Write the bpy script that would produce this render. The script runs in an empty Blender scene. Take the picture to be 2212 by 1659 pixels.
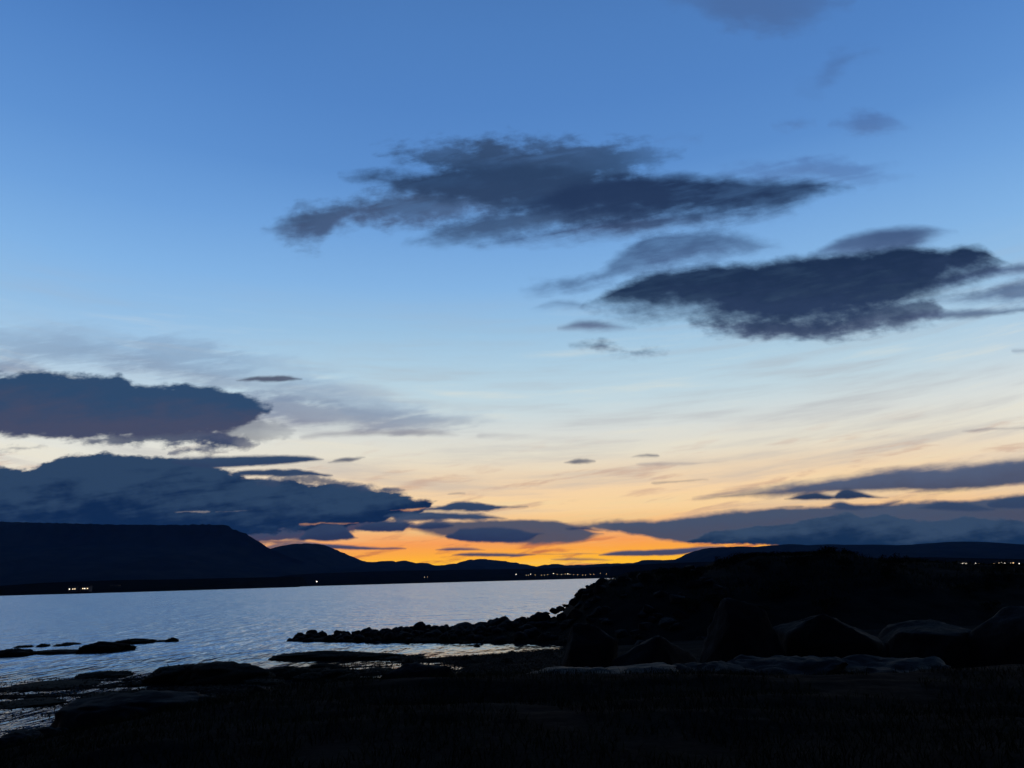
import bpy, bmesh, math, random
import numpy as np
from mathutils import Vector, Matrix, Euler

S = bpy.context.scene
COL = S.collection
R = math.radians

# ------------------------------------------------------------------ camera
CAM_H, PITCH, ROLL = 4.0, R(14.8), R(-1.5)
cam_data = bpy.data.cameras.new('camera')
cam_data.sensor_width = 36.0
cam_data.lens = 26.0
cam_data.clip_start = 0.1
cam_data.clip_end = 80000.0
cam = bpy.data.objects.new('camera', cam_data)
COL.objects.link(cam)
CAM_M = Matrix.Rotation(R(90) + PITCH, 4, 'X') @ Matrix.Rotation(ROLL, 4, 'Z')
cam.matrix_world = Matrix.Translation((0, 0, CAM_H)) @ CAM_M
S.camera = cam
CR = CAM_M.to_3x3()

# photo coordinates (2212 x 1659) used as a surveyor's sighting: a direction, then a point at a real distance
def ray(px, py):
    k = 18.0 / 26.0 / 1106.0
    return CR @ Vector(((px - 1106.0) * k, (829.5 - py) * k, -1.0))
def uv(px, py):
    d = ray(px, py)
    return d.x / d.y, d.z / d.y
def at(px, py, Y):
    u, v = uv(px, py)
    return Vector((u * Y, Y, CAM_H + v * Y))
def on_level(px, py, z=0.0):
    u, v = uv(px, py)
    Y = (z - CAM_H) / v
    return Vector((u * Y, Y, z))

S.view_settings.view_transform = 'Standard'
S.view_settings.look = 'None'
S.view_settings.exposure = 0.0
S.view_settings.gamma = 1.0
S.view_settings.use_curve_mapping = False
S.render.engine = 'CYCLES'
S.cycles.use_denoising = True
S.cycles.use_adaptive_sampling = True
S.cycles.adaptive_threshold = 0.012
S.cycles.max_bounces = 5
S.cycles.diffuse_bounces = 2
S.cycles.glossy_bounces = 3
S.cycles.volume_bounces = 0
S.cycles.caustics_reflective = False
S.cycles.caustics_refractive = False

# ------------------------------------------------------------------ world: dusk sky with its clouds
def lin(c):
    return [(x / 255 / 12.92 if x <= 10 else ((x / 255 + 0.055) / 1.055) ** 2.4) for x in c]

world = bpy.data.worlds.new('World')
S.world = world
world.use_nodes = True
try:
    world.cycles.sampling_method = 'MANUAL'
    world.cycles.sample_map_resolution = 512
except Exception:
    pass
WT = world.node_tree
WT.nodes.clear()

class NT:
    """a few lines of shorthand for wiring math nodes"""
    def __init__(s, tree): s.t = tree; s.N = tree.nodes; s.L = tree.links
    def put(s, sock, v):
        if isinstance(v, bpy.types.NodeSocket): s.L.new(v, sock)
        else:
            try: sock.default_value = v
            except Exception: sock.default_value = (v, v, v)
    def math(s, op, a, b=None, c=None, clamp=False):
        n = s.N.new('ShaderNodeMath'); n.operation = op; n.use_clamp = clamp
        for i, x in enumerate((a, b, c)):
            if x is not None: s.put(n.inputs[i], x)
        return n.outputs[0]
    def add(s, a, b): return s.math('ADD', a, b)
    def sub(s, a, b): return s.math('SUBTRACT', a, b)
    def mul(s, a, b): return s.math('MULTIPLY', a, b)
    def mad(s, a, b, c): return s.math('MULTIPLY_ADD', a, b, c)
    def sstep(s, x, a, b, lo=0.0, hi=1.0):
        n = s.N.new('ShaderNodeMapRange'); n.interpolation_type = 'SMOOTHSTEP'
        for i, v in enumerate((x, a, b, lo, hi)): s.put(n.inputs[i], v)
        return n.outputs[0]
    def remap(s, x, a, b, lo=0.0, hi=1.0):
        n = s.N.new('ShaderNodeMapRange'); n.clamp = True
        for i, v in enumerate((x, a, b, lo, hi)): s.put(n.inputs[i], v)
        return n.outputs[0]
    def comb(s, x, y, z=0.0):
        n = s.N.new('ShaderNodeCombineXYZ')
        for i, v in enumerate((x, y, z)): s.put(n.inputs[i], v)
        return n.outputs[0]
    def sep(s, v):
        n = s.N.new('ShaderNodeSeparateXYZ'); s.put(n.inputs[0], v); return n.outputs
    def noise(s, vec, scale=1.0, detail=4.0, rough=0.5, dims='3D', dist=0.0):
        n = s.N.new('ShaderNodeTexNoise'); n.noise_dimensions = dims
        s.put(n.inputs['Vector'], vec); n.inputs['Scale'].default_value = scale
        n.inputs['Detail'].default_value = detail; n.inputs['Roughness'].default_value = rough
        n.inputs['Distortion'].default_value = dist
        return n
    def mix(s, f, a, b, blend='MIX'):
        n = s.N.new('ShaderNodeMix'); n.data_type = 'RGBA'; n.blend_type = blend; n.clamp_factor = True
        s.put(n.inputs[0], f)
        for sock, v in ((n.inputs[6], a), (n.inputs[7], b)):
            if isinstance(v, bpy.types.NodeSocket): s.L.new(v, sock)
            else: sock.default_value = (*v[:3], 1.0)
        return n.outputs[2]
    def ramp(s, x, stops, interp='LINEAR'):
        n = s.N.new('ShaderNodeValToRGB'); e = n.color_ramp.elements; n.color_ramp.interpolation = interp
        while len(e) > 1: e.remove(e[-1])
        for i, (p, c) in enumerate(stops):
            el = e[0] if i == 0 else e.new(p)
            el.position = p; el.color = (*c[:3], 1.0)
        s.put(n.inputs[0], x)
        return n.outputs[0]
    def curve3(s, x, pts):
        """one RGB Curves node = three functions of x; pts = three lists of (x, y), all in 0..1"""
        n = s.N.new('ShaderNodeRGBCurve'); m = n.mapping; m.extend = 'HORIZONTAL'
        for ch in range(3):
            c = m.curves[ch]; P = pts[ch]
            c.points[0].location = P[0]; c.points[1].location = P[-1]
            for p in P[1:-1]: c.points.new(*p)
            for q in c.points: q.handle_type = 'AUTO_CLAMPED' if ch < 2 else 'VECTOR'
        m.update()
        s.put(n.inputs[1], s.comb(x, x, x))
        return n.outputs[0]

W = NT(WT)
geo = WT.nodes.new('ShaderNodeTexCoord')
D = W.sep(geo.outputs['Generated'])
dx, dy, dz = D[0], D[1], D[2]
ysafe = W.math('MAXIMUM', dy, 0.05)
U = W.math('DIVIDE', dx, ysafe)
V = W.math('DIVIDE', dz, ysafe)

# clear-sky colour: by elevation on the sunset side, and the plain dark dusk behind
def elev_stop(py, px=1106):
    d = ray(px, py).normalized(); return d.z
SUN_STOPS = [(1270, (225, 118, 40)), (1235, (255, 190, 44)), (1215, (255, 188, 52)), (1195, (255, 172, 60)), (1170, (252, 160, 84)), (1140, (250, 190, 124)),
             (1105, (250, 212, 158)), (1065, (246, 212, 168)), (1025, (234, 212, 182)), (985, (229, 222, 204)), (935, (218, 222, 218)),
             (870, (198, 219, 228)), (800, (180, 211, 230)), (720, (160, 200, 231)), (620, (136, 184, 232)),
             (500, (115, 166, 224)), (380, (94, 145, 209)), (230, (84, 134, 200)), (80, (79, 128, 193)), (0, (76, 124, 188))]
FLANK_STOPS = [(1270, (150, 120, 110)), (1215, (226, 176, 130)), (1150, (236, 200, 160)), (1080, (236, 216, 188)), (1000, (230, 228, 216)), (935, (222, 228, 226)),
             (870, (196, 216, 230)), (800, (172, 206, 233)), (720, (152, 195, 234)), (620, (133, 183, 234)),
             (500, (112, 164, 224)), (380, (96, 148, 213)), (230, (84, 135, 202)), (80, (72, 121, 188)), (0, (68, 116, 182))]
AIR_T = [(1270, 0.74), (1190, 0.78), (1000, 0.88), (900, 0.95), (700, 1.0), (0, 1.0)]   # what the haze lets through, by height in the sky
def stops_of(rows, foot):
    out = [(0.0, lin(foot))]
    for py, c in rows:
        z = elev_stop(py); T = np.interp(py, [q[0] for q in AIR_T][::-1], [q[1] for q in AIR_T][::-1])
        if z > 0.001: out.append((z, [max(0.0, (x - 0.10 * (1 - T) * q) / T) for x, q in zip(lin(c), (0.3, 0.6, 1.0))]))
    top = out[-1][1]
    return out + [(0.80, [x * 0.55 for x in top]), (0.92, [x * 0.27 for x in top]), (1.0, [x * 0.16 for x in lin((76, 123, 190))])]
zc = W.math('MAXIMUM', dz, 0.0)
sunside = W.ramp(zc, stops_of(SUN_STOPS, (130, 66, 36)))
flank = W.ramp(zc, stops_of(FLANK_STOPS, (90, 70, 62)))
back = W.ramp(zc, [(0.0, lin((22, 30, 50))), (0.12, lin((32, 38, 62))), (0.35, lin((26, 42, 80))), (0.75, lin((28, 48, 92))), (1.0, [x * 0.16 for x in lin((76, 123, 190))])])
hor = W.math('SQRT', W.math('MAXIMUM', W.sub(1.0, W.mul(dz, dz)), 1e-4))
cosaz = W.math('DIVIDE', W.add(W.mul(dx, 0.12), W.mul(dy, 0.993)), hor)
side = W.sstep(cosaz, -0.25, 0.72)
sky = W.mix(side, back, W.mix(W.sstep(cosaz, 0.80, 0.975), flank, sunside))

# noise fields shared by all clouds
UV = W.comb(U, V, 0.0)
slant = W.comb(W.mul(U, 3.4), W.mul(W.sub(V, W.mul(W.mul(U, U), 0.16)), 38.0), 3.1)
n_cirrus = W.noise(slant, 1.0, 5, 0.58).outputs[0]
wa = W.sep(W.noise(W.comb(W.mul(U, 7.0), W.mul(V, 15.0), 0.7), 1.0, 3, 0.5).outputs[1])
wb = W.sep(W.noise(W.comb(W.mul(U, 34.0), W.mul(V, 62.0), 5.3), 1.0, 4, 0.6).outputs[1])
wax, way = W.sub(wa[0], 0.5), W.sub(wa[1], 0.5)
wbx, wby = W.sub(wb[0], 0.5), W.sub(wb[1], 0.5)
n_streak = W.sub(W.noise(W.comb(W.mul(U, 9.0), W.mul(W.sub(V, W.mul(U, 0.12)), 60.0), 9.0), 1.0, 6, 0.6, dist=0.3).outputs[0], 0.5)
n_puff = W.sub(W.noise(W.comb(W.mul(U, 26.0), W.mul(V, 44.0), 2.0), 1.0, 6, 0.58).outputs[0], 0.5)
n_big = W.sub(W.noise(W.comb(W.mul(U, 8.0), W.mul(V, 20.0), 7.7), 1.0, 4, 0.55).outputs[0], 0.5)

# thin high streaks in the bright part of the sky
amt = W.mul(W.sstep(zc, 0.02, 0.10), W.sstep(zc, 0.40, 0.22))
sky = W.mix(W.mul(amt, W.sstep(n_cirrus, 0.44, 0.72, 0.0, 0.42)), sky, lin((176, 176, 182)))
sky = W.mix(W.mul(amt, W.sstep(n_cirrus, 0.46, 0.26, 0.0, 0.30)), sky, lin((250, 240, 214)))
sky = W.mix(W.mul(W.sstep(zc, 0.16, 0.03), W.sstep(n_cirrus, 0.52, 0.30, 0.0, 0.55)), sky, lin((255, 222, 150)))
sky = W.mix(W.mul(W.sstep(zc, 0.085, 0.02), W.sstep(n_streak, 0.02, 0.16, 0.0, 0.80)), sky, lin((196, 98, 70)))
sky = W.mix(W.mul(W.mul(W.sstep(zc, 0.20, 0.12), W.sstep(zc, 0.05, 0.09)), W.sstep(n_streak, 0.02, 0.18, 0.0, 0.50)), sky, lin((206, 164, 142)))
sky = W.mix(W.sstep(dz, 0.0, -0.03), sky, lin((46, 60, 84)))

front = W.sstep(dy, 0.12, 0.35)
V0, V1 = -0.06, 1.10
def vn(v): return min(1.0, max(0.0, (v - V0) / (V1 - V0)))
EPS = 0.0012
def cloud_layer(clouds, *args, **kw):
    """clouds: lists of (x, top, bottom[, opacity]) sighted along each cloud; those that come too close sideways go to a further layer"""
    rows = []
    for cl in sorted(clouds, key=lambda c: c[0][0]):
        C = []
        for q in cl:
            (ut, vt), (ub, vb) = uv(q[0], q[1]), uv(q[0], q[2])
            C.append(((ut + ub) / 2, vt, vb, q[3] if len(q) > 3 else 1.0))
        for end in (0, -1):                                        # every cloud thins out to a tip
            u, t, b, o = C[end]; h = t - b; d = 0.002 + 0.9 * h
            tip = (u - d if end == 0 else u + d, b + 0.45 * h, b + 0.45 * h, o)
            if abs(u) < 0.80: C.insert(0, tip) if end == 0 else C.append(tip)
        for r in rows:
            if C[0][0] - r[-1][-1][0] > 0.024: r.append(C); break
        else: rows.append([C])
    for r in rows: one_layer(r, *args, **kw)
def layer_group():
    """the shared wiring of a cloud layer: outline curves + noise -> cover; height in the cloud -> colour; laid over the sky"""
    gt = bpy.data.node_groups.new('cloud_layer', 'ShaderNodeTree')
    I = [('Sky', 'NodeSocketColor'), ('Curves', 'NodeSocketVector'), ('V', 'NodeSocketFloat'), ('Streak', 'NodeSocketFloat'), ('Puff', 'NodeSocketFloat'), ('Big', 'NodeSocketFloat'), ('Front', 'NodeSocketFloat')]
    I += [(k, 'NodeSocketFloat') for k in ('SoftTop', 'SoftBottom', 'StreakGain', 'PuffGain', 'Tone', 'Thin', 'Rim')] + [('Top', 'NodeSocketColor'), ('Bottom', 'NodeSocketColor'), ('RimColor', 'NodeSocketColor')]
    for n, ty in I: gt.interface.new_socket(n, in_out='INPUT', socket_type=ty)
    gt.interface.new_socket('Sky', in_out='OUTPUT', socket_type='NodeSocketColor')
    G = NT(gt); gi = gt.nodes.new('NodeGroupInput').outputs; go = gt.nodes.new('NodeGroupOutput').inputs
    tt = G.sep(gi['Curves']); vv = gi['V']
    top = G.mad(tt[0], V1 - V0, V0); bot = G.mad(tt[1], V1 - V0, V0)
    a1 = G.math('DIVIDE', G.sub(top, vv), gi['SoftTop']); hb = G.sub(vv, bot)
    t = G.math('MINIMUM', G.math('MINIMUM', a1, G.math('DIVIDE', hb, gi['SoftBottom'])), 1.5)
    t = G.add(G.mad(gi['Streak'], gi['StreakGain'], G.mad(gi['Puff'], gi['PuffGain'], t)), 0.27)
    a = G.mul(G.mul(G.sstep(t, 0.0, 1.0), tt[2]), gi['Front'])
    a = G.mul(a, G.sub(1.0, G.mul(gi['Thin'], G.sstep(G.add(gi['Streak'], gi['Big']), -0.06, 0.24))))
    k = G.math('DIVIDE', hb, G.math('MAXIMUM', G.sub(top, bot), 0.004))
    k = G.mad(G.add(G.add(G.mul(gi['Big'], 2.0), G.mul(gi['Streak'], 1.4)), gi['Puff']), gi['Tone'], k)
    col = G.mix(G.sstep(k, 0.05, 0.9), gi['Bottom'], gi['Top'])
    col = G.mix(G.mul(G.sstep(t, 0.75, 0.2), gi['Rim']), col, gi['RimColor'])
    gt.links.new(G.mix(a, gi['Sky'], col), go['Sky'])
    return gt
LAYER = layer_group()
WARPED = {}
def one_layer(row, col_top, col_bot, soft=(0.008, 0.012), warp=(0.02, 0.008), streak=0.4, puff=0.5, tone=0.5, rim=None, thin=0.0):
    global sky
    T, B, O = [], [], []
    for C in row:
        (u, t, b, o), (u2, t2, b2, o2) = C[0], C[-1]
        m, m2 = (t + b) / 2, (t2 + b2) / 2
        for lst, col, sg in ((T, 1, -1), (B, 2, 1)):
            lst += [(u - 0.010, m + sg * 0.12), (u - 0.004, m + sg * 0.02)] + [(q[0], q[col]) for q in C] + [(u2 + 0.004, m2 + sg * 0.02), (u2 + 0.010, m2 + sg * 0.12)]
        O += [(u - 0.010, o)] + [(q[0], q[3]) for q in C] + [(u2 + 0.010, o2)]
    u0, u1 = T[0][0] - 0.005, T[-1][0] + 0.005
    f = lambda u: (u - u0) / (u1 - u0)
    pts = [[(f(a), vn(b)) for a, b in T], [(f(a), vn(b)) for a, b in B], [(f(a), b) for a, b in O]]
    if warp not in WARPED:
        WARPED[warp] = (W.mad(wbx, warp[1], W.mad(wax, warp[0], U)), W.mad(wby, warp[1] * 0.7, W.mad(way, warp[0] * 0.45, V)))
    uu, vv = WARPED[warp]
    n = WT.nodes.new('ShaderNodeGroup'); n.node_tree = LAYER
    for key, v in (('Sky', sky), ('Curves', W.curve3(W.remap(uu, u0, u1), pts)), ('V', vv), ('Streak', n_streak), ('Puff', n_puff), ('Big', n_big), ('Front', front)): WT.links.new(v, n.inputs[key])
    for key, v in (('SoftTop', soft[0]), ('SoftBottom', soft[1]), ('StreakGain', streak * 2), ('PuffGain', puff * 2), ('Tone', tone), ('Thin', thin), ('Rim', 0.5 if rim else 0.0)): n.inputs[key].default_value = v
    for key, c in (('Top', col_top), ('Bottom', col_bot), ('RimColor', rim or col_top)): n.inputs[key].default_value = (*lin(c), 1.0)
    sky = n.outputs[0]

base_sky = sky
# --- veils, far bands first
cloud_layer([[(-260, 690, 830, .3), (0, 692, 800, .55), (200, 705, 800, .6), (500, 745, 840, .6), (700, 795, 890, .55), (900, 868, 925, .4), (1080, 905, 918, .2)]],
            (140, 168, 200), (120, 142, 174), soft=(.03, .03), warp=(.05, .012), streak=1.3, puff=.5, thin=.5)
cloud_layer([[(-120, 775, 820, .5), (0, 772, 825, .6), (60, 780, 820, .55), (110, 800, 818, .3)],
             [(505, 855, 905, .8), (600, 852, 915, .75), (720, 862, 928, .65), (880, 885, 935, .5), (1000, 900, 925, .3), (1075, 908, 915, .1)]],
            (122, 138, 168), (112, 118, 148), soft=(.022, .022), warp=(.045, .012), streak=.9, puff=.5)
cloud_layer([[(660, 935, 948, .4), (800, 928, 944, .5), (900, 924, 942, .6), (985, 936, 944, .3)], [(1040, 935, 948, .25), (1130, 938, 946, .1)],
             [(1380, 1000, 1006, .55), (1470, 997, 1004, .6), (1570, 993, 996, .4)],
             [(2080, 932, 936, .6), (2140, 926, 932, .8), (2260, 922, 928, .7)]],
            (140, 138, 150), (120, 118, 134), soft=(.008, .008), warp=(.02, .006), streak=.4, puff=.3)
cloud_layer([[(715, 995, 999, .7), (750, 986, 999, .9), (785, 986, 992, .7)], [(1225, 997, 1002, .8), (1245, 992, 1005, .85), (1280, 995, 1003, .7)],
             [(1370, 986, 990, .6), (1415, 981, 989, .8)], [(1415, 1041, 1047, .5), (1480, 1037, 1042, .6), (1525, 1034, 1037, .4)],
             [(830, 1054, 1060, .7), (868, 1055, 1061, .6)], [(972, 1063, 1068, .7), (1000, 1062, 1067, .5)],
             [(515, 820, 823, .9), (560, 811, 825, .95), (600, 809, 825, .95), (648, 816, 822, .9)]],
            (84, 92, 112), (78, 84, 106), soft=(.005, .005), warp=(.012, .008), streak=.2, puff=.5)
# upper right band and its lens clouds
cloud_layer([[(1500, 1075, 1082, .4), (1560, 1066, 1078, .8), (1620, 1056, 1077, .85), (1700, 1043, 1072), (1800, 1030, 1066), (1900, 1014, 1062), (2000, 1006, 1060), (2100, 996, 1056), (2212, 983, 1046), (2420, 955, 1030)]],
            (88, 100, 126), (82, 86, 106), soft=(.014, .009), warp=(.03, .008), streak=.5, puff=.25)
cloud_layer([[(1180, 1139, 1146, .8), (1260, 1131, 1146, .92), (1330, 1124, 1150), (1400, 1121, 1162), (1500, 1111, 1172), (1600, 1103, 1172), (1700, 1094, 1168), (1800, 1089, 1160), (1880, 1090, 1160), (2000, 1078, 1160), (2100, 1074, 1160), (2212, 1066, 1160), (2420, 1056, 1150)]],
            (78, 90, 112), (84, 86, 102), soft=(.008, .006), warp=(.022, .009), streak=.3, puff=.5)
cloud_layer([[(1680, 1094, 1098, .7), (1725, 1090, 1097, .8)], [(1780, 1092, 1098, .9), (1808, 1081, 1102), (1850, 1088, 1104), (1900, 1088, 1099), (1945, 1079, 1085, .7)],
             [(1985, 1094, 1099), (2040, 1079, 1103), (2090, 1084, 1105), (2140, 1098, 1103)], [(2150, 1078, 1100), (2212, 1070, 1100), (2380, 1060, 1100)]],
            (58, 76, 104), (56, 72, 100), soft=(.006, .005), warp=(.010, .005), streak=.15, puff=.4)
cloud_layer([[(1700, 1075, 1079, .9), (1725, 1066, 1080), (1755, 1061, 1080), (1785, 1066, 1080), (1800, 1068, 1079), (1815, 1058, 1079), (1828, 1054, 1079), (1850, 1059, 1078), (1880, 1067, 1077), (1915, 1073, 1076, .8)]],
            (48, 66, 94), (38, 52, 80), soft=(.006, .004), warp=(.010, .006), streak=.15, puff=.4)
# grey-mauve shelf over the orange
cloud_layer([[(880, 1136, 1142, .8), (930, 1126, 1158), (1000, 1123, 1168), (1100, 1121, 1174), (1200, 1124, 1176), (1250, 1138, 1172), (1295, 1150, 1158)]],
            (90, 92, 108), (98, 88, 96), soft=(.006, .008), warp=(.016, .007), streak=.3, puff=.5)
# the low bank on the right
cloud_layer([[(1478, 1163, 1168), (1510, 1151, 1171), (1560, 1141, 1175), (1620, 1135, 1177), (1700, 1129, 1184), (1750, 1122, 1190), (1790, 1111, 1190), (1835, 1104, 1190), (1870, 1114, 1190), (1920, 1110, 1190), (1950, 1117, 1190), (2020, 1119, 1190), (2090, 1114, 1180), (2140, 1118, 1184), (2212, 1120, 1188), (2420, 1118, 1190)]],
            (58, 80, 106), (20, 46, 76), soft=(.006, .004), warp=(.018, .020), streak=.1, puff=.6, tone=1.0, rim=(98, 108, 126))
# left: purple scraps low over the mountain's shoulder, body of the bank, its fingers, the big slab
cloud_layer([[(380, 1120, 1152), (480, 1118, 1160), (560, 1120, 1178), (640, 1122, 1172), (720, 1124, 1158), (800, 1124, 1148), (905, 1132, 1140)]],
            (66, 76, 104), (82, 72, 94), soft=(.008, .006), warp=(.02, .014), streak=.6, puff=.75, tone=1.2)
cloud_layer([[(-330, 1030, 1190), (-60, 1010, 1190), (40, 1008, 1190), (100, 990, 1190), (160, 981, 1190), (220, 979, 1190), (300, 984, 1190), (380, 988, 1180), (450, 1006, 1166), (540, 1030, 1158), (640, 1038, 1150), (720, 1044, 1146), (790, 1048, 1138), (850, 1064, 1126), (900, 1070, 1116), (945, 1073, 1079)]],
            (46, 70, 100), (14, 40, 76), soft=(.007, .007), warp=(.026, .032), streak=.4, puff=1.0, tone=1.2, rim=(92, 108, 132))
# slits of the bright sky between the banks
cloud_layer([[(385, 1105, 1108, .5), (415, 1103, 1108, .65), (452, 1104, 1107, .4)], [(474, 1104, 1106, .3), (505, 1103, 1105, .45), (560, 1103, 1105, .2)], [(520, 1034, 1036, .6), (580, 1033, 1037, .8), (650, 1034, 1036, .7)]],
            (196, 190, 184), (206, 186, 168), soft=(.004, .004), warp=(.02, .010), streak=.8, puff=.9)
cloud_layer([[(645, 1131, 1133, .6), (700, 1129, 1133, .8), (770, 1130, 1132, .5)], [(850, 1101, 1104, .7), (900, 1097, 1101, .8), (930, 1094, 1097, .5)], [(570, 1166, 1172, .8), (610, 1163, 1170, .8), (650, 1165, 1168, .5)]],
            (250, 192, 136), (250, 172, 110), soft=(.004, .004), warp=(.02, .010), streak=.8, puff=.9)
cloud_layer([[(385, 988, 1004), (460, 984, 1012), (550, 982, 1008), (640, 982, 1001), (694, 990, 994)], [(835, 1112, 1118), (900, 1104, 1125), (1000, 1106, 1124), (1060, 1112, 1122), (1095, 1118, 1121)]],
            (52, 74, 104), (48, 66, 98), soft=(.006, .005), warp=(.010, .006), streak=.2, puff=.45)
cloud_layer([[(500, 1022, 1026), (560, 1012, 1031), (640, 1013, 1031), (712, 1024, 1029)], [(915, 1096, 1104), (960, 1089, 1104), (1000, 1081, 1105), (1050, 1084, 1105), (1090, 1090, 1100), (1112, 1094, 1097), (1140, 1092, 1095, .8)]],
            (54, 74, 104), (50, 68, 98), soft=(.005, .005), warp=(.012, .009), streak=.2, puff=.6)
cloud_layer([[(645, 1162, 1167), (668, 1140, 1169), (705, 1130, 1171), (740, 1134, 1168), (768, 1158, 1163)], [(775, 1136, 1146), (820, 1127, 1150), (870, 1124, 1148), (890, 1128, 1134)],
             [(895, 1136, 1142), (930, 1129, 1146), (972, 1132, 1140)], [(978, 1150, 1168), (995, 1140, 1171), (1050, 1138, 1172), (1110, 1140, 1171), (1145, 1147, 1166), (1172, 1150, 1153)], [(1232, 1140, 1146), (1260, 1136, 1147), (1300, 1145, 1149, .8)]],
            (52, 68, 98), (44, 56, 88), soft=(.005, .004), warp=(.012, .008), streak=.2, puff=.55)
cloud_layer([[(570, 1180, 1184, .9), (600, 1172, 1196, .8), (640, 1168, 1190, .8), (690, 1172, 1186), (760, 1177, 1188), (820, 1180, 1187), (872, 1183, 1186)], [(944, 1186, 1189), (985, 1182, 1190), (1045, 1186, 1189, .8)],
             [(1150, 1196, 1199, .6), (1250, 1193, 1197, .7), (1290, 1195, 1197, .6)], [(1298, 1196, 1201), (1380, 1186, 1202), (1440, 1184, 1201), (1500, 1180, 1194), (1560, 1178, 1186, .8)]],
            (80, 84, 110), (74, 72, 98), soft=(.004, .003), warp=(.008, .004), streak=.3, puff=.3)
cloud_layer([[(980, 1197, 1200), (1020, 1193, 1203), (1100, 1193, 1202), (1152, 1197, 1199)], [(1195, 1206, 1210, .7), (1240, 1204, 1211, .8), (1320, 1209, 1211, .6)]],
            (82, 82, 104), (90, 76, 90), soft=(.004, .003), warp=(.006, .004), streak=.3, puff=.2)
cloud_layer([[(130, 950, 958, .5), (200, 944, 962, .8), (280, 934, 966, .9), (400, 925, 964, .95), (460, 930, 970), (500, 936, 970), (560, 955, 962, .7)]],
            (82, 90, 116), (56, 70, 100), soft=(.009, .010), warp=(.03, .03), streak=.6, puff=1.3, tone=1.0)
cloud_layer([[(-60, 972, 980, .5), (40, 962, 976, .6), (90, 958, 966, .4)], [(380, 966, 984, .8), (430, 962, 984, .9), (480, 972, 982, .6)], [(520, 896, 950, .6), (560, 900, 952, .55), (620, 915, 945, .3)]],
            (88, 96, 120), (72, 80, 106), soft=(.010, .010), warp=(.03, .03), streak=.8, puff=1.3)
cloud_layer([[(560, 1040, 1052, .6), (640, 1026, 1050, .8), (760, 1040, 1056, .8), (840, 1052, 1066, .7), (870, 1060, 1068, .5)], [(880, 1112, 1132, .8), (960, 1108, 1130, .8), (1040, 1110, 1126, .6)]],
            (70, 86, 112), (58, 72, 100), soft=(.008, .008), warp=(.03, .03), streak=.7, puff=1.3)
cloud_layer([[(-330, 800, 950), (-60, 806, 946), (100, 805, 947), (180, 808, 950), (265, 814, 951), (285, 827, 951), (350, 829, 950), (440, 829, 944), (490, 842, 936), (540, 860, 918), (566, 872, 898)]],
            (48, 76, 110), (72, 78, 104), soft=(.010, .012), warp=(.022, .028), streak=.4, puff=1.0, tone=.5)

low_sky, sky = sky, base_sky
# the high clouds are combed by a wind that climbs to the right
n_streak = W.sub(W.noise(W.comb(W.mul(U, 6.0), W.mul(W.sub(V, W.mul(U, 0.20)), 40.0), 9.0), 1.0, 6, 0.6, dist=0.3).outputs[0], 0.5)
# --- upper clouds
cloud_layer([[(1490, -60, 20, .4), (1560, -110, 62, .6), (1660, -120, 78, .6), (1740, -80, 62, .55), (1800, -20, 25, .4)], [(1752, 165, 205, .15), (1790, 125, 185, .38), (1840, 106, 140, .4), (1880, 100, 118, .2)]],
            (70, 98, 148), (74, 100, 146), soft=(.05, .05), warp=(.05, .02), streak=.3, puff=.6)
cloud_layer([[(1675, 262, 275, .3), (1715, 256, 275, .5), (1752, 258, 266, .3)], [(1820, 252, 280, .4), (1855, 238, 290, .6), (1890, 238, 293, .6), (1930, 250, 285, .4), (1965, 270, 280, .2)], [(1425, 300, 308, .5), (1465, 291, 303, .5), (1512, 298, 306, .3)]],
            (76, 106, 158), (84, 110, 158), soft=(.025, .025), warp=(.03, .014), streak=.5, puff=.8)
cloud_layer([[(1570, 362, 385, .3), (1650, 346, 392, .5), (1740, 336, 395, .55), (1810, 340, 402, .5), (1880, 356, 398, .45), (1960, 370, 384, .2)]],
            (76, 106, 160), (82, 108, 156), soft=(.03, .03), warp=(.04, .016), streak=.9, puff=.6)
cloud_layer([[(815, 325, 338, .7), (870, 313, 350, .85), (960, 305, 380, .92), (1040, 296, 400), (1140, 293, 410), (1240, 296, 410, .92), (1330, 302, 395, .85), (1400, 312, 365, .6), (1465, 325, 340, .35)]],
            (56, 81, 118), (46, 69, 102), soft=(.04, .03), warp=(.04, .022), streak=.7, puff=1.0, thin=.2)
cloud_layer([[(580, 486, 502, .7), (612, 462, 516, .95), (645, 444, 538), (690, 436, 540, .95), (725, 434, 502, .95), (800, 416, 492), (860, 404, 492), (920, 398, 492), (1010, 398, 482, .8)]],
            (62, 84, 118), (72, 92, 128), soft=(.034, .04), warp=(.045, .018), streak=.4, puff=.8, thin=.2)
cloud_layer([[(745, 378, 386, .7), (800, 370, 398, .9), (900, 360, 430), (1000, 350, 448), (1100, 350, 460), (1200, 356, 470), (1300, 372, 470), (1380, 385, 450, .9)]],
            (44, 67, 101), (48, 70, 104), soft=(.03, .03), warp=(.035, .014), streak=.5, puff=.6, thin=.08)
cloud_layer([[(880, 522, 530, .6), (950, 482, 529, .85), (1020, 462, 528, .9), (1100, 448, 516, .9), (1200, 440, 502, .92), (1300, 440, 492, .92), (1400, 440, 470, .9)]],
            (56, 80, 116), (62, 84, 118), soft=(.026, .03), warp=(.03, .012), streak=.6, puff=.6, thin=.25)
cloud_layer([[(1040, 528, 534, .6), (1120, 504, 531, .9), (1200, 488, 526, .95), (1300, 470, 520, .95), (1400, 458, 511, .9), (1500, 455, 498, .85), (1600, 452, 486, .7), (1700, 452, 474, .5)]],
            (52, 73, 110), (70, 86, 120), soft=(.022, .034), warp=(.024, .010), streak=.5, puff=.4, thin=.15)
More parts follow.
